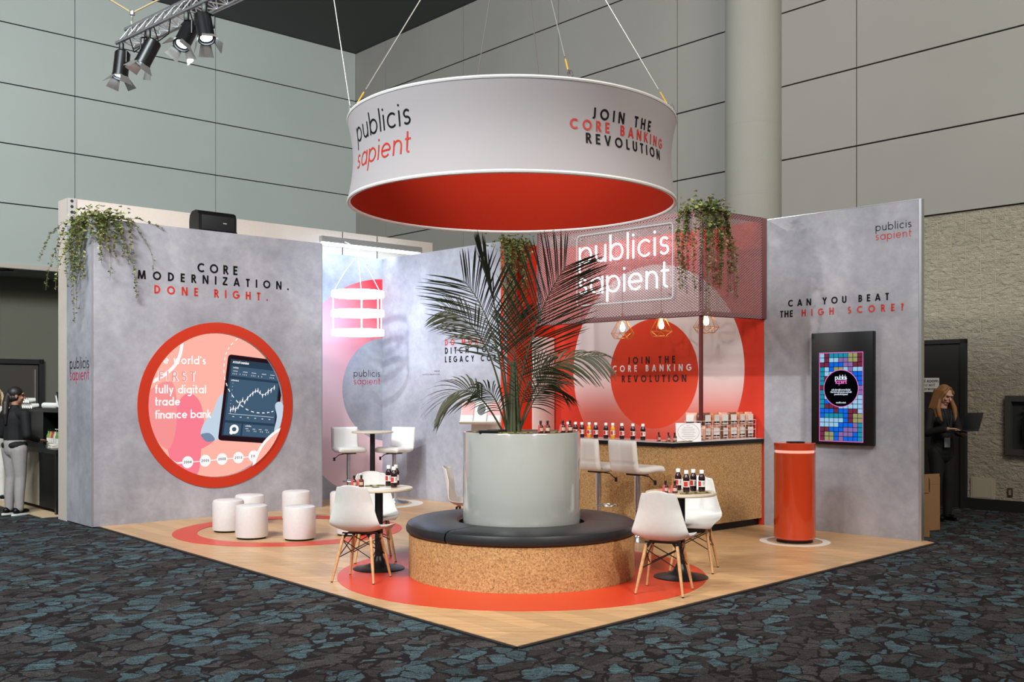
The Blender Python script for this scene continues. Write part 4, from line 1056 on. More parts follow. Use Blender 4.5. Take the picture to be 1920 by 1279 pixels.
lab = ['dark juice bottle on the bar, first to the right of the planter', 'dark juice bottle on the bar just left of the first orange bottle', None, 'dark juice bottle on the bar just right of the first orange bottle', 'dark juice bottle on the bar just left of the second orange bottle', None, 'dark juice bottle on the bar just right of the second orange bottle', 'dark juice bottle on the bar, second from its right end', 'dark juice bottle standing last at the right end of the bar row', 'dark juice bottle on the bar behind the small bottles of the planter']
for i, (x, y) in enumerate(BPOS):
    if i == 2: oj.location = (x, y, CT); oj.rotation_euler = (0, 0, .2)
    elif i == 5: dup(oj, (x, y, CT), .1, 'orange juice bottle on the bar, right of the two orange ones')
    else: dup(jb, (x, y, CT), R_(random.Random(i).uniform(-10, 18)), lab[i], 'dark juice bottles in a row on the bar')
AMB = plain('amber_bottle', (70, 30, 18), .12); TAGP = plain('pink_tag', (186, 72, 72), .5)
def make_mini(label):
    t = thing('mini_bottle', label, 'bottle', group='mini amber bottles')
    MB().lathe([(.001, 0), (.021, 0), (.023, .004), (.023, .055), (.019, .066), (.009, .074), (.0085, .09)], 20).build('body', AMB, t)
    MB().lathe([(.0105, .084), (.0105, .104), (.009, .106), (.001, .106)], 16).build('cap', BLKP, t)
    MB().lathe([(.0233, .018), (.0233, .046)], 14, a0=R_(200), a1=R_(340)).build('label_wrap', plain('kraft_label', (190, 160, 140), .6), t)
    mb = MB(); mb.q([(-.012, -.030, .012), (-.036, -.040, .006), (-.026, -.022, .068), (-.010, -.014, .074)]); mb.q([(-.012, -.029, .012), (-.010, -.013, .074), (-.026, -.021, .068), (-.036, -.039, .006)])
    mb.build('paper_tag', TAGP, t, smooth=False); return t
mini = make_mini('small amber bottle with pink tag on the right cafe table, left one of two'); mini.location = (1.314, 8.67, T2)
for x, y, z, r, l in ((1.392, 8.655, T2, -.5, 'small amber bottle on the right cafe table, close to the juice bottles'), (-1.433, 9.20, T2, .3, 'small amber bottle with tag on the left cafe table, left one of two'), (-1.372, 9.23, T2, -.4, 'small amber bottle on the left cafe table, right one of two'),
        (1.662, 11.482, CT, .2, 'small amber bottle on the bar, left of three beside the placard'), (1.76, 11.40, CT, 0, 'small amber bottle on the bar, middle of three beside the placard'), (1.82, 11.33, CT, -.4, 'small amber bottle on the bar touching the placard edge'),
        (.245, 8.66, PT, .2, 'small amber bottle on the planter top right of the palm stems, left one'), (.305, 8.70, PT, -.3, 'small amber bottle on the planter top right of the palm stems, right one'), (.44, 8.78, PT, 0, 'small amber bottle near the right rim of the planter top'), (.505, 8.82, PT, -.3, 'small amber bottle with tag at the right rim of the planter top')):
    dup(mini, (x, y, z), r, l)
GOLD = plain('gold_foil', (176, 160, 92), .3, .5, var=.3, scale=60); GOLD2 = plain('olive_foil', (84, 84, 48), .35, .4, var=.3, scale=60)
def make_pack(label):
    mb = MB(); n, m = 12, 8; g = []
    for i in range(n+1):
        r = []
        for j in range(m+1):
            u, v = -1+2*i/n, -1+2*j/m; e = max(0, 1-u**4)*max(0, 1-v**4)
            cr = noise.noise((u*2.4, v*2.4, 3))*.004
            r.append((u*.048, v*.03, .004+.008*e+cr*e, .001+.0*e))
        g.append(r)
    for k, s in ((2, 1), (3, -1)):
        V_ = [[mb.bm.verts.new((p[0], p[1], p[k])) for p in r] for r in g]
        for i in range(n):
            for j in range(m):
                q = (V_[i][j], V_[i+1][j], V_[i+1][j+1], V_[i][j+1]); f = mb.bm.faces.new(q if s > 0 else q[::-1]); f.material_index = 1 if (i in (5, 6, 7) and k == 2) else 0
    return tag(mb.build('snack_pack', [GOLD, GOLD2], None, sharp=80), label, 'snack packet', 'gold foil snack packets')
pk = make_pack('gold foil snack packet at the front of the right cafe table, left one'); pk.location = (1.475, 8.60, T2); pk.rotation_euler = (0, 0, .1)
rng = random.Random(12)
for x, y, z, l in ((1.56, 8.63, T2, 'gold foil snack packet at the front of the right cafe table, middle one'), (1.65, 8.66, T2, 'gold foil snack packet at the front of the right cafe table, right one'),
        (-1.30, 9.29, T2, 'gold foil snack packet on the left cafe table, next to the amber bottles'), (-1.21, 9.33, T2, 'gold foil snack packet in the middle of the left cafe table'), (-1.24, 9.20, T2, 'gold foil snack packet at the near side of the left cafe table'),
        (1.72, 11.31, CT, 'gold foil snack packet on the bar in front of the amber bottles'), (1.80, 11.24, CT, 'gold foil snack packet on the bar at the very corner'), (1.90, 11.33, CT, 'gold foil snack packet on the bar in front of the placard'), (1.99, 11.40, CT, 'gold foil snack packet on the bar at the right end of the placard'),
        (.02, 8.63, PT, 'gold foil snack packet on the planter top in front of the palm stems'), (.13, 8.64, PT, 'gold foil snack packet on the planter top right of the stems'), (.37, 8.70, PT, 'gold foil snack packet on the planter top between the amber bottles'), (.41, 8.86, PT, 'gold foil snack packet on the planter top behind the amber bottles'), (-.30, 8.80, PT, 'gold foil snack packet at the left rim of the planter top'), (-.07, 8.60, PT, 'gold foil snack packet at the front rim of the planter top')):
    o = pk.copy(); COL.objects.link(o); o.location = (x, y, z); o.rotation_euler = (0, 0, rng.uniform(-1.2, 1.2)); o['label'] = l
for x, y, r, l in ((-.20, 8.68, .1, 'black slim carton on the planter top, the nearer one'), (-.13, 8.85, -.1, 'black slim carton on the planter top, the farther one')):
    o = MB().box((0, 0, .012), (.17, .07, .024), bev=.003).build('carton', BLKP, None, (x, y, PT), r); tag(o, l, 'box', 'black cartons on the planter')
for x, y, r, l in ((-1.16, 9.06, .2, 'white paper sheet at the near side of the left cafe table'), ):
    tag(MB().box((0, 0, .001), (.15, .10, .002)).build('paper_sheet', plain('paper_white', (235, 232, 230), .6), None, (x, y, T2), r, smooth=False), l, 'paper')
tag(MB().box((0, 0, .001), (.16, .11, .002)).build('leaflet', plain('leaflet_red', (214, 110, 100), .5), None, (1.37, 8.95, T2), .3, smooth=False), 'red leaflet at the back of the right cafe table', 'leaflet')
# placard
pc = thing('placard', 'white placard with a thin circle and lines of print on the bar corner', 'placard', (2.0, 11.47, CT), R_(2))
Mx = Matrix.Rotation(R_(-10), 4, 'X')
MB().box((0, 0, .105), (.285, .006, .21), M=Mx).build('board', plain('acrylic_white', (232, 226, 226), .3), pc, smooth=False)
mb = MB(); f = lambda u, z: tuple(Mx @ Vector((u, -.0045, z)))
ribbon(mb, [(.122*cos(R_(a)), .105+.10*sin(R_(a))) for a in range(0, 361, 8)], .0016, f, 0)
for i, w in enumerate((.02, .05, .075, .07, .08, .06, .075, .05)): ribbon(mb, [(-w, .182-i*.021), (w, .182-i*.021)], .0016, f, 0)
mb.build('print', plain('grey_print', (120, 112, 116), .6), pc, smooth=False)
# snack bags in a wire basket
br = atan2(dr.y, dr.x); bo = C0+dr*.62+nr_*.09
wb = thing('wire_basket', 'white wire basket full of snack bags on the right arm of the bar', 'basket', (bo.x, bo.y, CT), br)
mb = MB(); BL, BD = 1.05, .24
for z in (.004, .11, .17, .225):
    mb.tube([(0, 0, z), (BL, 0, z), (BL, BD, z), (0, BD, z)], .003, 6, closed=True)
for i in range(0, 16):
    x = BL*i/15; mb.tube([(x, 0, .004), (x, 0, .225)], .0018, 5); mb.tube([(x, 0, .004), (x, BD, .004), (x, BD, .225)], .0018, 5)
mb.build('wire_frame', plain('white_wire', (226, 214, 206), .4), wb)
def make_bag(label, m):
    t = thing('snack_bag', label, 'snack bag', group='snack bags in the wire basket')
    mb = MB(); n = 10; g0 = []; g1 = []
    for i in range(n+1):
        a, b = [], []
        for j in range(n+1):
            u, v = -1+2*i/n, -1+2*j/n; e = (max(0, 1-u**4)*max(0, 1-abs(v)**3))**.6; c = noise.noise((u*2+1, v*2, 7))*.006
            a.append(mb.bm.verts.new((u*.072, -.030*e+c, .075+v*.078))); b.append(mb.bm.verts.new((u*.072, .030*e+c, .075+v*.078)))
        g0.append(a); g1.append(b)
    for i in range(n):
        for j in range(n):
            mb.bm.faces.new((g0[i][j], g0[i+1][j], g0[i+1][j+1], g0[i][j+1])); mb.bm.faces.new((g1[i][j+1], g1[i+1][j+1], g1[i+1][j], g1[i][j]))
    mb.build('pouch', m, t, sharp=80)
    mb = MB(); mb.box((0, -.034, .085), (.098, .004, .085)); mb.mi = 1; mb.box((0, -.0342, .040), (.098, .0045, .016)); mb.mi = 0; mb.box((0, -.034, .026), (.098, .004, .012)); mb.build('label_card', [LAB[0], BLACK], t, smooth=False)
    return t
BAGM = [plain('bag_orange', (214, 128, 84), .35, var=.35, scale=70), plain('bag_brown', (128, 78, 46), .35, var=.35, scale=70), plain('bag_pink', (232, 172, 150), .35, var=.3, scale=70)]
protos = {}
def nth(i): return ('leftmost', 'second from left', 'third from left', 'third from right', 'second from right', 'rightmost')[i]
for row in range(2):
    for i in range(6):
        u = .15+i*.165; k = (i*2+row) % 3; p = Vector((bo.x, bo.y))+dr*u+nr_*.055
        lb_ = 'snack bag in the %s row of the wire basket, %s of its row' % (('lower', 'upper')[row], nth(i))
        loc = (p.x, p.y, CT+.012+row*.155); rz = br+rng.uniform(-.12, .12)
        if k not in protos:
            protos[k] = make_bag(lb_, BAGM[k]); protos[k].location = loc; protos[k].rotation_euler = (0, 0, rz)
        else: dup(protos[k], loc, rz, lb_)
for i in range(6):
    p = Vector((bo.x, bo.y))+dr*(.13+i*.165)+nr_*.165
    dup(protos[(i+1) % 3], (p.x, p.y, CT+.165), br+.1, 'snack bag at the back of the wire basket, %s of the rear row' % nth(i))
for i in range(2):
    p = Vector((bo.x, bo.y))+dr*.035+nr_*(.05+.12*i)
    dup(protos[2], (p.x, p.y, CT+.012+.155*i), br-pi/2+.2, 'pale snack bag turned sideways at the left end of the basket, %s one' % ('lower', 'upper')[i])
#==EXTRA==
# ------------------------------------------------------------------ speaker, truss and stage lights
sp = thing('loudspeaker', 'black loudspeaker lying on top of the front left wall', 'loudspeaker', (-4.98+.743*1.62-.669*.2, 12.02+.669*1.62+.743*.2, HT), R_(42))
prf = [(-.14, .0), (-.14, .20), (-.11, .255), (-.05, .278), (.06, .27), (.12, .23), (.14, .16), (.14, .02), (.13, 0)]
Mz = Matrix(((0, 0, 1, 0), (1, 0, 0, 0), (0, 1, 0, 0), (0, 0, 0, 1)))
mb = MB(); mb.prism(prf, -.262, .262, M=Mz); mb.build('cabinet', plain('speaker_black', (9, 9, 9), .5, spec=.3), sp, sharp=50)
MB().box((0, -.145, .115), (.45, .02, .19), bev=.008).build('grille', plain('speaker_grille', (12, 12, 13), .7), sp)
MB().box((.09, -.157, .12), (.05, .003, .012)).build('badge', plain('badge_silver', (190, 190, 190), .4, .5), sp, smooth=False)
MB().box((-.235, -.10, .012), (.05, .12, .024)).box((.235, -.10, .012), (.05, .12, .024)).build('foot', BLKP, sp, smooth=False)
TA, TD = Vector((-4.52, 12.0, 5.83)), Vector((1.34, -1.2, 0)).normalized()
tr = thing('lighting_truss', 'triangular aluminium lighting truss hanging from cables at upper left', 'truss', TA)
TN = Vector((-TD.y, TD.x, 0)); Z_ = Vector((0, 0, 1))
ch3 = [TN*.11+Z_*-.08, TN*-.11+Z_*-.08, Z_*.11]; LT = 3.2
for o in ch3: MB().tube([TD*-.12+o, TD*LT+o], .021, 10).build('chord', ALU, tr)
mb = MB()
for i in range(16):
    a, b = -.1+i*.2, .1+i*.2
    for p, q in ((0, 2), (1, 2), (0, 1)): mb.tube([TD*a+ch3[p], TD*(a+.1)+ch3[q], TD*b+ch3[p]], .008, 6)
mb.build('lacing', ALU, tr)
sl = thing('hanging_sling', 'yellowish rope sling with chain holding the left end of the truss', 'sling', TA)
q = Vector((.03, -.02, .27)); mb = MB(); mb.tube([q, q+Vector((-6.2, 1.5, 3.98))], .011, 6); mb.tube([q, q+Vector((6.2, 1.5, 3.98))], .011, 6); mb.build('rope', plain('rope_tan', (170, 150, 110), .7), sl)
mb = MB()
for i in range(7):
    z = q.z-.03-i*.042; r = (i % 2)*pi/2
    mb.tube([Vector((.012*cos(a)*cos(r), .012*cos(a)*sin(r), z+.028*sin(a)))+Vector((q.x, q.y, 0)) for a in [2*pi*k/8 for k in range(8)]], .005, 5, closed=True)
mb.build('chain', STEEL, sl); MB().box(q, (.05, .05, .06), bev=.01).build('shackle', CHROME, sl)
LENS = emit('stage_lens', (225, 245, 255), 22.0); BARN = plain('barn_door_metal', (150, 146, 142), .35, .5)
def make_stage_light(label, loc, d, spin):
    t = thing('stage_light', label, 'stage light', loc, 0, 'stage lights on the truss')
    d = Vector(d).normalized(); M = Matrix.Translation((0, 0, -.20)) @ d.to_track_quat('Z', 'Y').to_matrix().to_4x4() @ Matrix.Rotation(spin, 4, 'Z')
    MB().lathe([(.001, -.15), (.07, -.15), (.088, -.13), (.088, .14), (.092, .142), (.092, .17), (.078, .17), (.078, .13)], 24, M=M).build('housing', BLKM, t)
    MB().lathe([(.001, .148), (.045, .146), (.062, .142)], 24, M=M).build('lens', LENS, t)
    for k in range(4):
        A = M @ Matrix.Rotation(k*pi/2, 4, 'Z') @ Matrix.Translation((.085, 0, .165)) @ Matrix.Rotation(R_((28, 38, 22, 46)[k]), 4, 'Y')
        b2 = MB(); b2.prism([(-.055, 0), (.055, 0), (.082, .125), (-.082, .125)], 0, .003, M=A @ Matrix(((0, 0, 1, 0), (1, 0, 0, 0), (0, 1, 0, 0), (0, 0, 0, 1)))); b2.build('barn_door', BARN, t, smooth=False)
    x = (M.to_3x3() @ Vector((1, 0, 0))); x.z = 0; x.normalize(); c = Vector((0, 0, -.20))
    MB().tube([c+x*.098, c+x*.10+Vector((0, 0, .13)), Vector((0, 0, -.03)), c-x*.10+Vector((0, 0, .13)), c-x*.098], .010, 6).build('yoke', BLKP, t)
    MB().box((0, 0, .0), (.05, .05, .10), bev=.008).build('clamp', BLKP, t)
    return t
hg = TN*-.11
for t_, d, s, l in ((0, (-.05, -.15, -1), .3, 'black stage light hanging at the left end of the truss'), (.348*1.8, (-.42, -.1, -.9), .9, 'black stage light on the truss, tilted left, second from its left end'),
                    (.802*1.8, (-.18, -.5, -.85), .4, 'bright stage light with white-lit barn doors, second from the right on the truss'), (1.0*1.8, (.25, -.35, -.95), .2, 'bright stage light highest on the truss, at its right')):
    p = TA+TD*t_+hg+Z_*-.15; make_stage_light(l, tuple(p), d, s)
mb = MB()
for t_ in (.2, .75, 1.5): mb.tube([TA+TD*t_+hg+Z_*-.1, TA+TD*(t_+.1)+hg+Z_*-.28, TA+TD*(t_+.32)+hg+Z_*-.25, TA+TD*(t_+.36)+hg+Z_*-.08], .007, 6)
tag(mb.build('power_cable', BLKP), 'black cable loops drooping under the lighting truss', 'cable')
# ------------------------------------------------------------------ ivy
IVY = [plain('ivy_green', (86, 104, 52), .5, var=.3, scale=40), plain('ivy_pale', (158, 162, 104), .5, var=.25, scale=40), plain('ivy_olive', (120, 116, 66), .5, var=.25, scale=40)]
def make_ivy(label, loc, rz, strands, mass, seed, size=.040):
    t = thing('trailing_ivy', label, 'plant', loc, rz); rnd = random.Random(seed); lf = MB(); vi = MB()
    shape = [(0, 0), (.45, -.15), (.55, .25), (.25, .45), (0, 1.0), (-.25, .45), (-.55, .25), (-.45, -.15)]
    def leaf(p, s):
        M = Matrix.Translation(p) @ Matrix.Rotation(rnd.uniform(0, 6.28), 4, 'Z') @ Matrix.Rotation(rnd.uniform(1.9, 3.3), 4, 'X') @ Matrix.Rotation(rnd.uniform(-.5, .5), 4, 'Y')
        vs = [lf.bm.verts.new(M @ Vector((x*s, y*s, -abs(x)*s*.35))) for x, y in shape]; mi = rnd.choices((0, 1, 2), (5, 3, 4))[0]
        for q in ((0, 1, 2, 3, 4), (0, 4, 5, 6, 7)):
            f = lf.bm.faces.new([vs[k] for k in q]); f.material_index = mi
    for (s, o, ln, dens) in strands:
        P = []; s = Vector(s); o = Vector(o); n = max(6, int(ln/.05)+4); ph = rnd.uniform(0, 6)
        for i in range(n+1):
            u = i/n; P.append(s+o*(1-(1-u)**2)+Vector((.02*sin(ph+u*7), .02*cos(ph+u*6), -ln*u**1.35+.03*sin(pi*min(1, u*4)))))
        vi.tube(P, .0022, 5)
        for i in range(int(n*dens*1.7)):
            u = rnd.random()**.9*n; j = min(n-1, int(u)); p = P[j].lerp(P[j+1], u-j)
            leaf(p+Vector((rnd.uniform(-.02, .02), rnd.uniform(-.02, .02), 0)), size*rnd.uniform(.6, 1.25)*(1-.35*u/n))
    for (c, r, k) in mass:
        for i in range(k):
            p = Vector(c)+Vector((rnd.gauss(0, 1)*r[0], rnd.gauss(0, 1)*r[1], rnd.gauss(0, 1)*r[2])); leaf(p, size*rnd.uniform(.7, 1.3))
    lf.build('foliage', IVY, t, smooth=False, weld=False); vi.build('vine', plain('ivy_vine', (92, 84, 54), .6), t)
    return t
rn = random.Random(3)
ST = [((.02, -.03, 0), (-.35, .25, 0), .60, 2), ((.0, .1, 0), (-.4, -.1, 0), .9, 2), ((-.02, .3, 0), (-.1, 0, 0), 1.25, 2), ((-.02, .15, 0), (-.08, .05, 0), 1.1, 2), ((-.02, .45, 0), (-.30, .15, 0), .85, 2),
      ((.1, -.03, 0), (.08, -.05, 0), .75, 1), ((.38, -.03, 0), (.10, -.06, 0), .95, 3), ((.40, -.03, 0), (.30, -.06, 0), .65, 1), ((.42, -.02, .02), (.45, .0, 0), .10, 2), ((.2, -.03, 0), (.18, -.08, 0), .55, 2), ((-.02, .55, 0), (-.35, .15, 0), .5, 2)]
ST += [((rn.uniform(.0, .4), -.03, 0), (rn.uniform(-.08, .08), -.06, 0), rn.uniform(.25, .6), 3) for _ in range(8)]+[((-.03, rn.uniform(.0, .6), 0), (-.06, rn.uniform(-.1, .1), 0), rn.uniform(.35, .8), 3) for _ in range(10)]
make_ivy('ivy trailing over the top corner of the front left wall', (-4.98, 12.02, HT+.01), R_(42), ST, [((.2, -.02, .02), (.13, .04, .045), 150), ((0, .2, .0), (.03, .2, .06), 130), ((.05, -.03, -.12), (.09, .03, .09), 110)], 1)
ST = [((rn.uniform(-.05, .40), -.02, 0), (rn.uniform(-.05, .1), -.06, 0), rn.uniform(.35, .95), 3) for _ in range(11)]+[((-.02, rn.uniform(.0, .35), 0), (-.06, rn.uniform(-.1, .1), 0), rn.uniform(.35, .95), 2) for _ in range(9)]+[((.3, -.03, 0), (.25, -.06, 0), 1.0, 2), ((.02, -.04, 0), (-.02, -.06, 0), 1.25, 2)]
make_ivy('ivy trailing over the right front corner of the mesh canopy', (K0.x, K0.y, ZT), br, ST, [((.15, -.03, .03), (.16, .04, .05), 170), ((-.02, .1, .02), (.04, .14, .05), 90), ((.12, -.05, -.15), (.10, .02, .10), 90)], 2)
ST = [((rn.uniform(-.1, .5), -.04, 0), (rn.uniform(-.05, .05), -.06, 0), rn.uniform(.4, 1.15), 3) for _ in range(20)]
make_ivy('brightly lit ivy hanging over the red wall behind the palm', (-.11, 13.86, HT+.01), R_(47), ST, [((.15, -.05, -.02), (.2, .04, .10), 190)], 4)
# ------------------------------------------------------------------ brochure stand, cartons
bs = thing('brochure_stand', 'white brochure stand with slanted tray behind the planter', 'stand', (-.36, 12.3, FZ), R_(-8))
MB().box((.04, .06, .70), (.36, .06, 1.40)).box((.04, .06, .01), (.42, .34, .02)).build('column', WHITE, bs, smooth=False)
Mt = Matrix.Translation((0, -.06, 1.36)) @ Matrix.Rotation(R_(52), 4, 'X')
MB().box((0, 0, 0), (.50, .34, .012), M=Mt).box((0, -.17, .015), (.50, .012, .04), M=Mt).build('tray', WHITE, bs, smooth=False)
for i, (c, l) in enumerate((('pink', 'pink brochure leaning at the left of the white brochure stand'), ('white', 'white brochure with dark oval print in the middle of the brochure stand'), ('pink', 'pink brochure leaning at the right of the white brochure stand'))):
    Mb = Matrix.Translation((-.36, 12.3, FZ)) @ Matrix.Rotation(R_(-8), 4, 'Z') @ Mt @ Matrix.Translation((-.165+i*.165, -.005, .014))
    b = thing('brochure', l, 'brochure', group='brochures on the stand')
    b.matrix_world = Mb
    mb = MB(); mb.box((0, 0, 0), (.145, .29, .012)); mb.build('cover', plain('brochure_'+c, (238, 178, 178) if c == 'pink' else (236, 232, 230), .45), b, smooth=False)
    mb = MB()
    if c == 'pink': mb.box((0, -.10, .0065), (.145, .09, .001))
    else: mb.lathe([(.001, 0), (.001, .001)], 6); mb.prism([(.05*cos(a), .03+.085*sin(a)) for a in [2*pi*k/24 for k in range(24)]], .006, .0075)
    mb.build('print', plain('print_white', (246, 240, 238), .5) if c == 'pink' else plain('print_grey', (110, 112, 112), .5), b, smooth=False)
KR = plain('cardboard', (150, 112, 72), .8, var=.1)
cb = thing('cardboard_box', 'open cardboard box on the carpet behind the end of the right wall', 'box', (4.56, 11.50, 0), R_(-20))
MB().box2((-.16, -.16, 0), (.16, .16, .50)).build('body', KR, cb, smooth=False)
mb = MB(); mb.box((.0, -.165, .58), (.30, .006, .17), M=None); mb.box((.165, 0, .57), (.006, .28, .14)); mb.build('flap', KR, cb, smooth=False)
MB().box((0, -.162, .3), (.05, .003, .4)).build('tape', plain('tape', (186, 160, 120), .3), cb, smooth=False)
cb2 = thing('cardboard_box', 'tilted smaller cardboard box just behind the open one, near the woman', 'box', (4.86, 11.98, 0), R_(25))
MB().box2((-.13, -.13, 0), (.13, .13, .62)).build('body', KR, cb2, smooth=False)
mb = MB(); mb.box((.0, -.13, .60), (.24, .006, .12)); mb.build('flap', KR, cb2, smooth=False)
# ------------------------------------------------------------------ coffee counter at the far left
EO, ER = Vector((-5.97, 13.27)), R_(-48)
def ex(x, y): v = Vector((x*cos(ER)-y*sin(ER), x*sin(ER)+y*cos(ER))); return EO+v
cc = thing('coffee_counter', 'black coffee counter with pale slatted front at the far left', 'counter', (EO.x, EO.y, 0), ER)
mb = MB(); mb.box2((-.78, .03, .06), (.0, .62, .80)); mb.box2((-2.38, .05, .06), (-.78, .62, .80)); mb.build('body', BLKP, cc, smooth=False)
MB().box2((-2.40, -.01, .80), (.02, .65, .86)).box2((-.06, .0, .0), (.0, .05, .80)).build('worktop', plain('counter_black', (26, 28, 29), .3), cc, smooth=False)
mb = MB()
for i in range(40): mb.box2((-2.38+i*.04, .02, .07), (-2.38+i*.04+.028, .05, .80))
mb.build('slatted_front', plain('slat_beige', (190, 178, 156), .6), cc, smooth=False)
mb = MB(); mb.box2((-2.38, .34, .86), (-1.62, .64, 1.33)); mb.box2((-2.38, .30, 1.33), (.02, .66, 1.38)); mb.box2((-.9, .34, .86), (-.82, .64, 1.33)); mb.box2((-1.62, .60, .86), (.0, .64, 1.33)); mb.build('back_shelf', BLKP, cc, smooth=False)
tag(MB().box2((-3.0, -.22, 0), (.14, 1.2, .012)).build('floor_mat', plain('pale_floor_board', (206, 178, 144), .6), None, (EO.x, EO.y, 0), ER, smooth=False), 'pale wood-look mat under the coffee counter', 'floor mat')
cup = thing('paper_cup', 'white paper cup standing upright on the row of lying cups', 'cup', group='white paper cups on the coffee counter')
MB().lathe([(.001, 0), (.028, 0), (.039, .098), (.042, .10), (.040, .103), (.037, .098), (.027, .004), (.001, .004)], 20).build('body', plain('paper_cup_white', (236, 234, 228), .5), cup)
cpos = ex(-1.22, .42); cup.location = (cpos.x, cpos.y, 1.38+.085)
def lay(x, y, z, ang, l):
    p = ex(x, y); c = dup(cup, (p.x, p.y, z), 0, l); c.rotation_euler = (pi/2+.1, 0, ER+ang); return c
for i in range(5):
    lay(-2.30+i*.10, .36, 1.38+.043, 0, 'white paper cup lying with its mouth to the aisle, %s of five on the shelf' % ('leftmost', 'second', 'middle', 'fourth', 'last')[i])
for i in range(12):
    p = ex(-1.66+i*.050, .40); c = dup(cup, (p.x, p.y, 1.38+.043), 0, 'white paper cup nested in the long lying sleeve of cups on the shelf'); c.rotation_euler = (0, -pi/2+.0, ER)
for i in range(4):
    lay(-2.25+i*.10, .33, 1.38+.124, 0, 'white paper cup in the upper layer of lying cups, %s of four' % ('leftmost', 'second', 'third', 'last')[i])
def ct(o, x, y, z, r=0): p = ex(x, y); o.location = (p.x, p.y, z); o.rotation_euler = (0, 0, ER+r); return o
mb = MB(); mb.lathe([(.03, 0), (.045, .02), (.05, .12), (.04, .16), (.001, .16)], 20); mb.tube([(.0, -.0, .12), (.09, 0, .13)], .008)
ct(tag(mb.build('milk_jug', plain('jug_steel', (170, 176, 176), .25, .9)), 'steel milk jug on the coffee counter by the white wall', 'jug'), -.14, .16, .86)
mb = MB(); mb.lathe([(.045, 0), (.05, .05), (.075, .20), (.09, .24), (.001, .245)], 24)
ct(tag(mb.build('grinder_hopper', plain('smoky_hopper', (38, 48, 60), .15)), 'dark bean hopper at the right end of the cup shelf', 'hopper'), -.99, .40, 1.38)
for i in range(5):
    z = .862+i*.012
    ct(tag(MB().box((0, 0, .005), (.17, .15, .010), bev=.003).build('napkin', plain('napkin_white', (226, 220, 208), .7)), 'white napkin in the folded pile on the coffee counter, %s one' % ('lowest', 'second lowest', 'middle', 'second highest', 'top')[i], 'napkin', 'napkins on the coffee counter'), -.46, .12, z, (.1, -.06, .2, 0, -.15)[i])
SY = plain('syrup_amber', (190, 150, 80), .15); SYC = [plain('syrup_green', (110, 150, 70), .2), SY, plain('syrup_red', (170, 70, 60), .2), plain('syrup_clear', (214, 214, 200), .15)]
for r_ in range(2):
    for i in range(5):
        b = thing('syrup_bottle', 'small syrup bottle in the %s row on the coffee counter, %s' % (('front', 'rear')[r_], ('leftmost', 'second', 'middle', 'fourth', 'last')[i]), 'bottle', group='syrup bottles on the coffee counter')
        MB().lathe([(.001, 0), (.028, 0), (.030, .01), (.030, .13), (.013, .17), (.012, .20)], 14).build('body', SYC[(i+r_*2) % 4], b); MB().lathe([(.014, .195), (.014, .225), (.001, .225)], 12).build('cap', LAB[0] if r_ else BLKP, b)
        MB().lathe([(.0306, .03), (.0306, .10)], 14).build('label_wrap', LAB[0], b)
        ct(b, -1.50+i*.095, .38+r_*.10, .86)
# ------------------------------------------------------------------ people
SKIN = plain('skin', (206, 158, 134), .5, var=.05); SKIND = plain('skin_tan', (158, 112, 88), .5, var=.05)
def soft(name, fn, mat_, parent, vox=.008, smooth=4):
    mb = MB(); fn(mb); o = mb.build(name, mat_, parent, weld=False)
    r = o.modifiers.new('fuse', 'REMESH'); r.mode = 'VOXEL'; r.voxel_size = vox; r.use_smooth_shade = True
    s = o.modifiers.new('relax', 'SMOOTH'); s.factor = .5; s.iterations = smooth
    return o
def chain(mb, pts):
    for (a, ra), (b, rb) in zip(pts[:-1], pts[1:]): mb.capsule(a, b, ra, rb)
def hand(mb, wrist, d, up, curl=.5, side=1):
    """palm and five fingers; d = pointing direction, up = back of the hand normal"""
    w = Vector(wrist); d = Vector(d).normalized(); up = Vector(up).normalized(); x = d.cross(up).normalized()*side
    for k in (-1, -.33, .33, 1): mb.capsule(w+x*.012*k, w+d*.085+x*.030*k, .016, .0125, 8)
    for k, L in ((-1, .060), (-.33, .074), (.33, .080), (1, .070)):
        p = w+d*.088+x*.030*k; dd = d.copy()
        for s in range(3):
            dd = (dd-up*curl*.55).normalized(); q = p+dd*L*(.45, .32, .25)[s]; mb.capsule(p, q, .0095-.001*s, .009-.0012*s, 8); p = q
    p = w+d*.02+x*.028; t = (x*.75+d*.65-up*.25).normalized()
    for s in range(3):
        q = p+t*(.04, .032, .026)[s]; mb.capsule(p, q, .0125-.0012*s, .0115-.0015*s, 8); p = q; t = (t+d*.35-up*curl*.3).normalized()
def head(mb, c, f, tilt=0):
    """c = head centre, f = heading angle, tilt = nod"""
    M = Matrix.Translation(c) @ Matrix.Rotation(f, 4, 'Z') @ Matrix.Rotation(-tilt, 4, 'X'); R3 = M.to_3x3().to_4x4()
    P = lambda x, y, z: M @ Vector((x, y, z))
    mb.ball(P(0, -.015, .025), (.074, .092, .092), 18, R3); mb.ball(P(0, .02, -.035), (.060, .066, .075), 16, R3); mb.ball(P(0, .055, -.085), (.030, .028, .024), 12, R3)
    mb.capsule(P(0, .083, .012), P(0, .104, -.022), .009, .013, 8)
    mb.ball(P(0, .075, .035), (.055, .018, .014), 12, R3)
    mb.capsule(P(-.016, .083, -.052), P(.016, .083, -.052), .010, .010, 8)
    for s in (-1, 1): mb.ball(P(s*.074, -.01, -.005), (.010, .020, .030), 10, R3); mb.ball(P(s*.036, .068, -.022), (.022, .016, .018), 10, R3)
    return P, R3
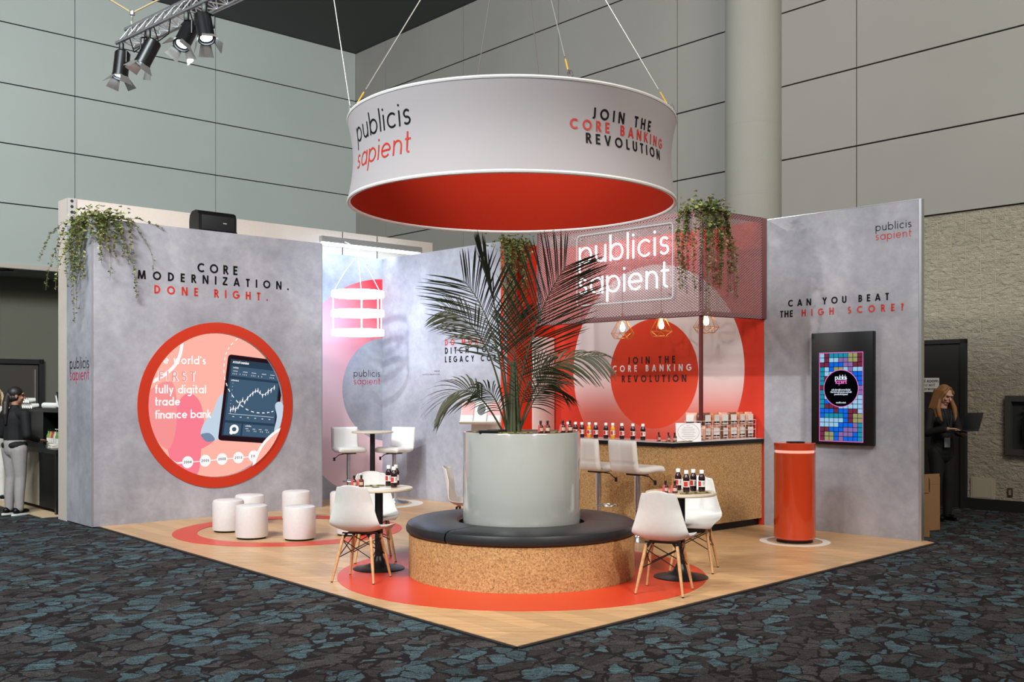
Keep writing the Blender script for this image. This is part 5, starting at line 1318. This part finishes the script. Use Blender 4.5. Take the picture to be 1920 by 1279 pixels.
def face_details(P, R3, body):
    for s in (-1, 1):
        mb = MB(); mb.ball(P(s*.031, .076, .012), (.013, .007, .006), 10, R3); mb.build('eye', plain('eye_dark', (40, 30, 28), .3), body)
        MB().capsule(P(s*.016, .086, .032), P(s*.046, .078, .033), .004, .003, 6).build('eyebrow', plain('brow_brown', (96, 66, 44), .7), body)
    MB().capsule(P(-.018, .092, -.052), P(.018, .092, -.052), .0055, .0055, 8).build('mouth', plain('lips', (168, 84, 80), .5), body)
def person(label, loc, fx, fy, skin): return thing('person', label, 'person', loc, face(fx, fy))
def legs(mb, hip=.90, k=1.0, sp_=.10, cuff=.07):
    mb.capsule((0, .0, hip+.02), (0, 0, hip+.08), .135*k, .14*k)
    for s in (-1, 1):
        chain(mb, [((s*.078, -.01, hip), .105*k), ((s*sp_*.92, .012, .50), .068*k), ((s*sp_, -.01, .30), .062*k), ((s*sp_*1.02, -.015, cuff+.03), .052*k)])
def shoe(s, x, y, parent, mat_, sole):
    MB().ball((x, y+.07, .045), (.044, .095, .036), 14).ball((x, y-.03, .055), (.040, .058, .048), 12).build('shoe', mat_, parent)
    o = MB(); o.prism([(x+.048*cos(a)*(1 if sin(a) > 0 else .85), y+.03+.145*sin(a)) for a in [2*pi*k/20 for k in range(20)]], .0, .024); o.build('sole', sole, parent)
# woman with the laptop, in front of the dark door
wp = person('woman in black trouser suit with long reddish-blonde hair holding an open laptop', (5.43, 12.80, 0), .30, -.95, SKIN)
def b1(mb):
    P, R3 = head(mb, (0, .055, 1.575), .12, .42)
    chain(mb, [((0, .01, 1.40), .055), ((0, .035, 1.52), .048)])
    chain(mb, [((0, 0, 1.0), .08), ((0, -.01, 1.20), .08), ((0, 0, 1.36), .075)])
    for s in (-1, 1): chain(mb, [((s*.06, 0, .93), .06), ((s*.10, .01, .5), .045), ((s*.10, -.01, .08), .036)])
    chain(mb, [((.0, 0, 1.36), .06), ((.17, -.01, 1.36), .045), ((.235, .02, 1.11), .038), ((.12, .25, 1.16), .026)]); hand(mb, (.12, .25, 1.16), (-.45, .75, .05), (0, -.1, 1), .5, -1)
    chain(mb, [((.0, 0, 1.36), .06), ((-.17, -.01, 1.36), .045), ((-.225, .03, 1.11), .038), ((-.10, .26, 1.09), .026)]); hand(mb, (-.10, .26, 1.09), (.6, .7, .05), (0, -.2, -1), .25, -1)
bo1 = soft('body', b1, SKIN, wp, .006, 3)
tmp = MB(); P, R3 = head(tmp, (0, .055, 1.575), .12, .42); tmp.bm.free(); face_details(P, R3, bo1)
SUIT = plain('black_suit', (9, 9, 11), .75)
def jk(mb):
    chain(mb, [((0, 0, .84), .128), ((0, 0, 1.0), .138), ((0, -.005, 1.14), .125), ((0, -.005, 1.30), .135)])
    for s in (-1, 1):
        mb.ball((s*.085, .055, 1.27), (.075, .07, .075), 14); mb.ball((s*.06, -.01, .88), (.105, .125, .12), 14)
        mb.capsule((s*.06, -.01, 1.36), (s*.165, -.012, 1.355), .075, .065)
    chain(mb, [((.175, -.01, 1.35), .066), ((.24, .02, 1.11), .056), ((.135, .22, 1.155), .042)]); chain(mb, [((-.175, -.01, 1.35), .066), ((-.23, .03, 1.11), .056), ((-.125, .225, 1.095), .042)])
soft('blazer', jk, SUIT, wp, .008, 4)
MB().tube([(-.05, .10, 1.40), (-.035, .125, 1.30), (-.01, .140, 1.18)], .006).tube([(.05, .10, 1.40), (.035, .125, 1.30), (.01, .140, 1.18)], .006).build('lanyard', plain('lanyard_dark', (36, 36, 44), .6), wp)
MB().box((.06, .165, .99), (.085, .006, .12)).build('badge', plain('badge_grey', (150, 152, 156), .4), wp, smooth=False)
soft('trousers', lambda mb: legs(mb, .86, 1.02, .095, .03), SUIT, wp, .009, 4)
HAIR = plain('strawberry_hair', (140, 96, 56), .55, var=.3, scale=40)
def hr(mb):
    Mh = Matrix.Translation((0, .055, 1.575)) @ Matrix.Rotation(.12, 4, 'Z') @ Matrix.Rotation(-.42, 4, 'X'); R3 = Mh.to_3x3().to_4x4(); Q = lambda x, y, z: Mh @ Vector((x, y, z))
    mb.ball(Q(0, -.035, .045), (.086, .090, .086), 18, R3)
    for s in (-1, 1): mb.capsule(Q(s*.01, .03, .115), Q(s*.072, .045, .045), .016, .018)
    for s in (-1, 1):
        for k in range(4):
            chain(mb, [(Q(s*.07, .035-.03*k, .055), .024), (Q(s*.094, .02-.03*k, -.04), .026), (Vector((s*(.125+.006*k), .075-.035*k, 1.415)), .033), (Vector((s*(.120+.008*k), .10-.04*k, 1.32-.01*k)), .026), (Vector((s*.095, .115-.045*k, 1.255)), .010)])
    for k in range(5): chain(mb, [(Q(-.06+.03*k, -.10, .02), .035), (Vector((-.08+.04*k, -.07, 1.40)), .04), (Vector((-.08+.04*k, -.085, 1.27)), .015)])
soft('hair', hr, HAIR, wp, .007, 2)
for s in (-1, 1): shoe(s, s*.097, -.02, wp, BLKP, BLKP)
lp = thing('laptop', 'open dark laptop held in both hands by the woman in black', 'laptop', (5.43, 12.80, 0), face(.30, -.95))
Ml = Matrix.Translation((-.02, .335, 1.135)) @ Matrix.Rotation(R_(14), 4, 'Z') @ Matrix.Rotation(R_(6), 4, 'X')
MB().box((0, 0, 0), (.33, .23, .014), M=Ml, bev=.003).build('keyboard_base', plain('laptop_dark', (36, 40, 50), .35, .4), lp)
Mo = Ml @ Matrix.Translation((0, .115, .008)) @ Matrix.Rotation(R_(-22), 4, 'X')
MB().box((0, 0, .11), (.33, .008, .22), M=Mo, bev=.003).build('lid', plain('laptop_dark', (36, 40, 50), .35, .4), lp)
MB().box((0, -.0045, .112), (.30, .001, .19), M=Mo).build('screen', plain('laptop_screen', (16, 18, 22), .15), lp, smooth=False)
# woman at the coffee counter, seen from behind
wq = person('woman with dark ponytail in black jacket and grey trousers at the coffee counter', (-6.56, 13.38, 0), .40, .92, SKIND)
def b2(mb):
    head(mb, (-.0, .02, 1.565), -.60, .05)
    chain(mb, [((0, -.01, 1.38), .052), ((0, .005, 1.51), .048)]); chain(mb, [((0, 0, .95), .10), ((0, 0, 1.2), .10), ((0, 0, 1.34), .085)])
    for s in (-1, 1): chain(mb, [((s*.08, 0, .92), .08), ((s*.09, .01, .48), .05), ((s*.085, -.01, .07), .036)])
    chain(mb, [((0, 0, 1.34), .06), ((.18, 0, 1.33), .045), ((.23, -.02, 1.06), .038), ((.19, .20, .98), .026)]); hand(mb, (.19, .20, .98), (-.1, .9, -.05), (0, .05, 1), .4, -1)
    chain(mb, [((0, 0, 1.34), .06), ((-.18, 0, 1.33), .045), ((-.24, -.01, 1.06), .038), ((-.18, .20, 1.0), .026)]); hand(mb, (-.18, .20, 1.0), (.1, .9, -.05), (0, .05, 1), .4, 1)
bo2 = soft('body', b2, SKIND, wq, .006, 3)
tmp = MB(); P, R3 = head(tmp, (-.0, .02, 1.565), -.60, .05); tmp.bm.free(); face_details(P, R3, bo2)
def jk2(mb):
    chain(mb, [((0, -.0, .965), .140), ((0, -.0, 1.02), .140), ((0, -.005, 1.14), .130), ((0, -.005, 1.28), .135), ((0, -.005, 1.42), .058)])
    for s in (-1, 1):
        mb.ball((s*.055, -.01, .92), (.115, .135, .075), 14); mb.capsule((s*.06, -.01, 1.33), (s*.17, -.005, 1.325), .080, .070)
    chain(mb, [((.18, 0, 1.32), .070), ((.235, -.02, 1.06), .058), ((.20, .17, .985), .042)]); chain(mb, [((-.18, 0, 1.32), .070), ((-.245, -.01, 1.06), .058), ((-.19, .17, 1.005), .042)])
soft('jacket', jk2, plain('black_jacket', (8, 8, 9), .8), wq, .008, 4)
soft('trousers', lambda mb: legs(mb, .86, 1.06, .09, .06), plain('grey_trousers', (150, 144, 142), .8, var=.1), wq, .009, 4)
def hr2(mb):
    Mh = Matrix.Translation((0, .02, 1.565)) @ Matrix.Rotation(-.60, 4, 'Z'); R3 = Mh.to_3x3().to_4x4(); Q = lambda x, y, z: Mh @ Vector((x, y, z))
    mb.ball(Q(0, -.020, .045), (.086, .098, .090), 18, R3); mb.ball(Q(0, -.03, -.02), (.080, .080, .07), 16, R3)
    chain(mb, [(Q(0, -.10, .03), .04), ((-.02, -.13, 1.47), .045), ((0, -.155, 1.33), .038), ((0, -.15, 1.20), .018)])
soft('hair', hr2, plain('dark_hair', (30, 24, 22), .5, var=.2), wq, .007, 2)
SOLE = plain('white_sole', (220, 218, 212), .5)
for s in (-1, 1): shoe(s, s*.09, -.02, wq, BLKP, SOLE)
# barista mostly outside the picture
wr = person('barista with blond hair and white top at the left edge behind the counter', (-7.72, 15.15, 0), .55, -.83, SKIN)
def b3(mb):
    head(mb, (0, .03, 1.56), 0, .15); chain(mb, [((0, 0, 1.38), .052), ((0, .015, 1.50), .048)]); chain(mb, [((0, 0, .95), .10), ((0, 0, 1.2), .10), ((0, 0, 1.34), .085)])
    for s in (-1, 1):
        chain(mb, [((s*.08, 0, .92), .08), ((s*.09, .01, .48), .05), ((s*.085, -.01, .07), .036)])
        chain(mb, [((0, 0, 1.34), .06), ((s*.18, 0, 1.33), .045), ((s*.23, 0, 1.06), .038), ((s*.17, .22, 1.02), .026)]); hand(mb, (s*.17, .22, 1.02), (-s*.2, .9, 0), (0, .05, 1), .4, -s)
bo3 = soft('body', b3, SKIN, wr, .007, 3)
tmp = MB(); P, R3 = head(tmp, (0, .03, 1.56), 0, .15); tmp.bm.free(); face_details(P, R3, bo3)
soft('top', jk2, plain('white_top', (228, 224, 218), .8), wr, .009, 4)
soft('trousers', lambda mb: legs(mb, .86, 1.06, .09, .06), plain('white_apron_trousers', (222, 218, 210), .8), wr, .009, 4)
def hr3(mb):
    mb.ball((0, .0, 1.60), (.088, .095, .088), 18)
    for s in (-1, 1):
        for k in range(3): chain(mb, [((s*.075, .03-.03*k, 1.60), .026), ((s*.10, .02-.03*k, 1.48), .032), ((s*.10, .05-.03*k, 1.36), .018)])
soft('hair', hr3, plain('blond_hair', (222, 196, 150), .55, var=.2), wr, .008, 2)
for s in (-1, 1): shoe(s, s*.09, -.02, wr, BLKP, SOLE)
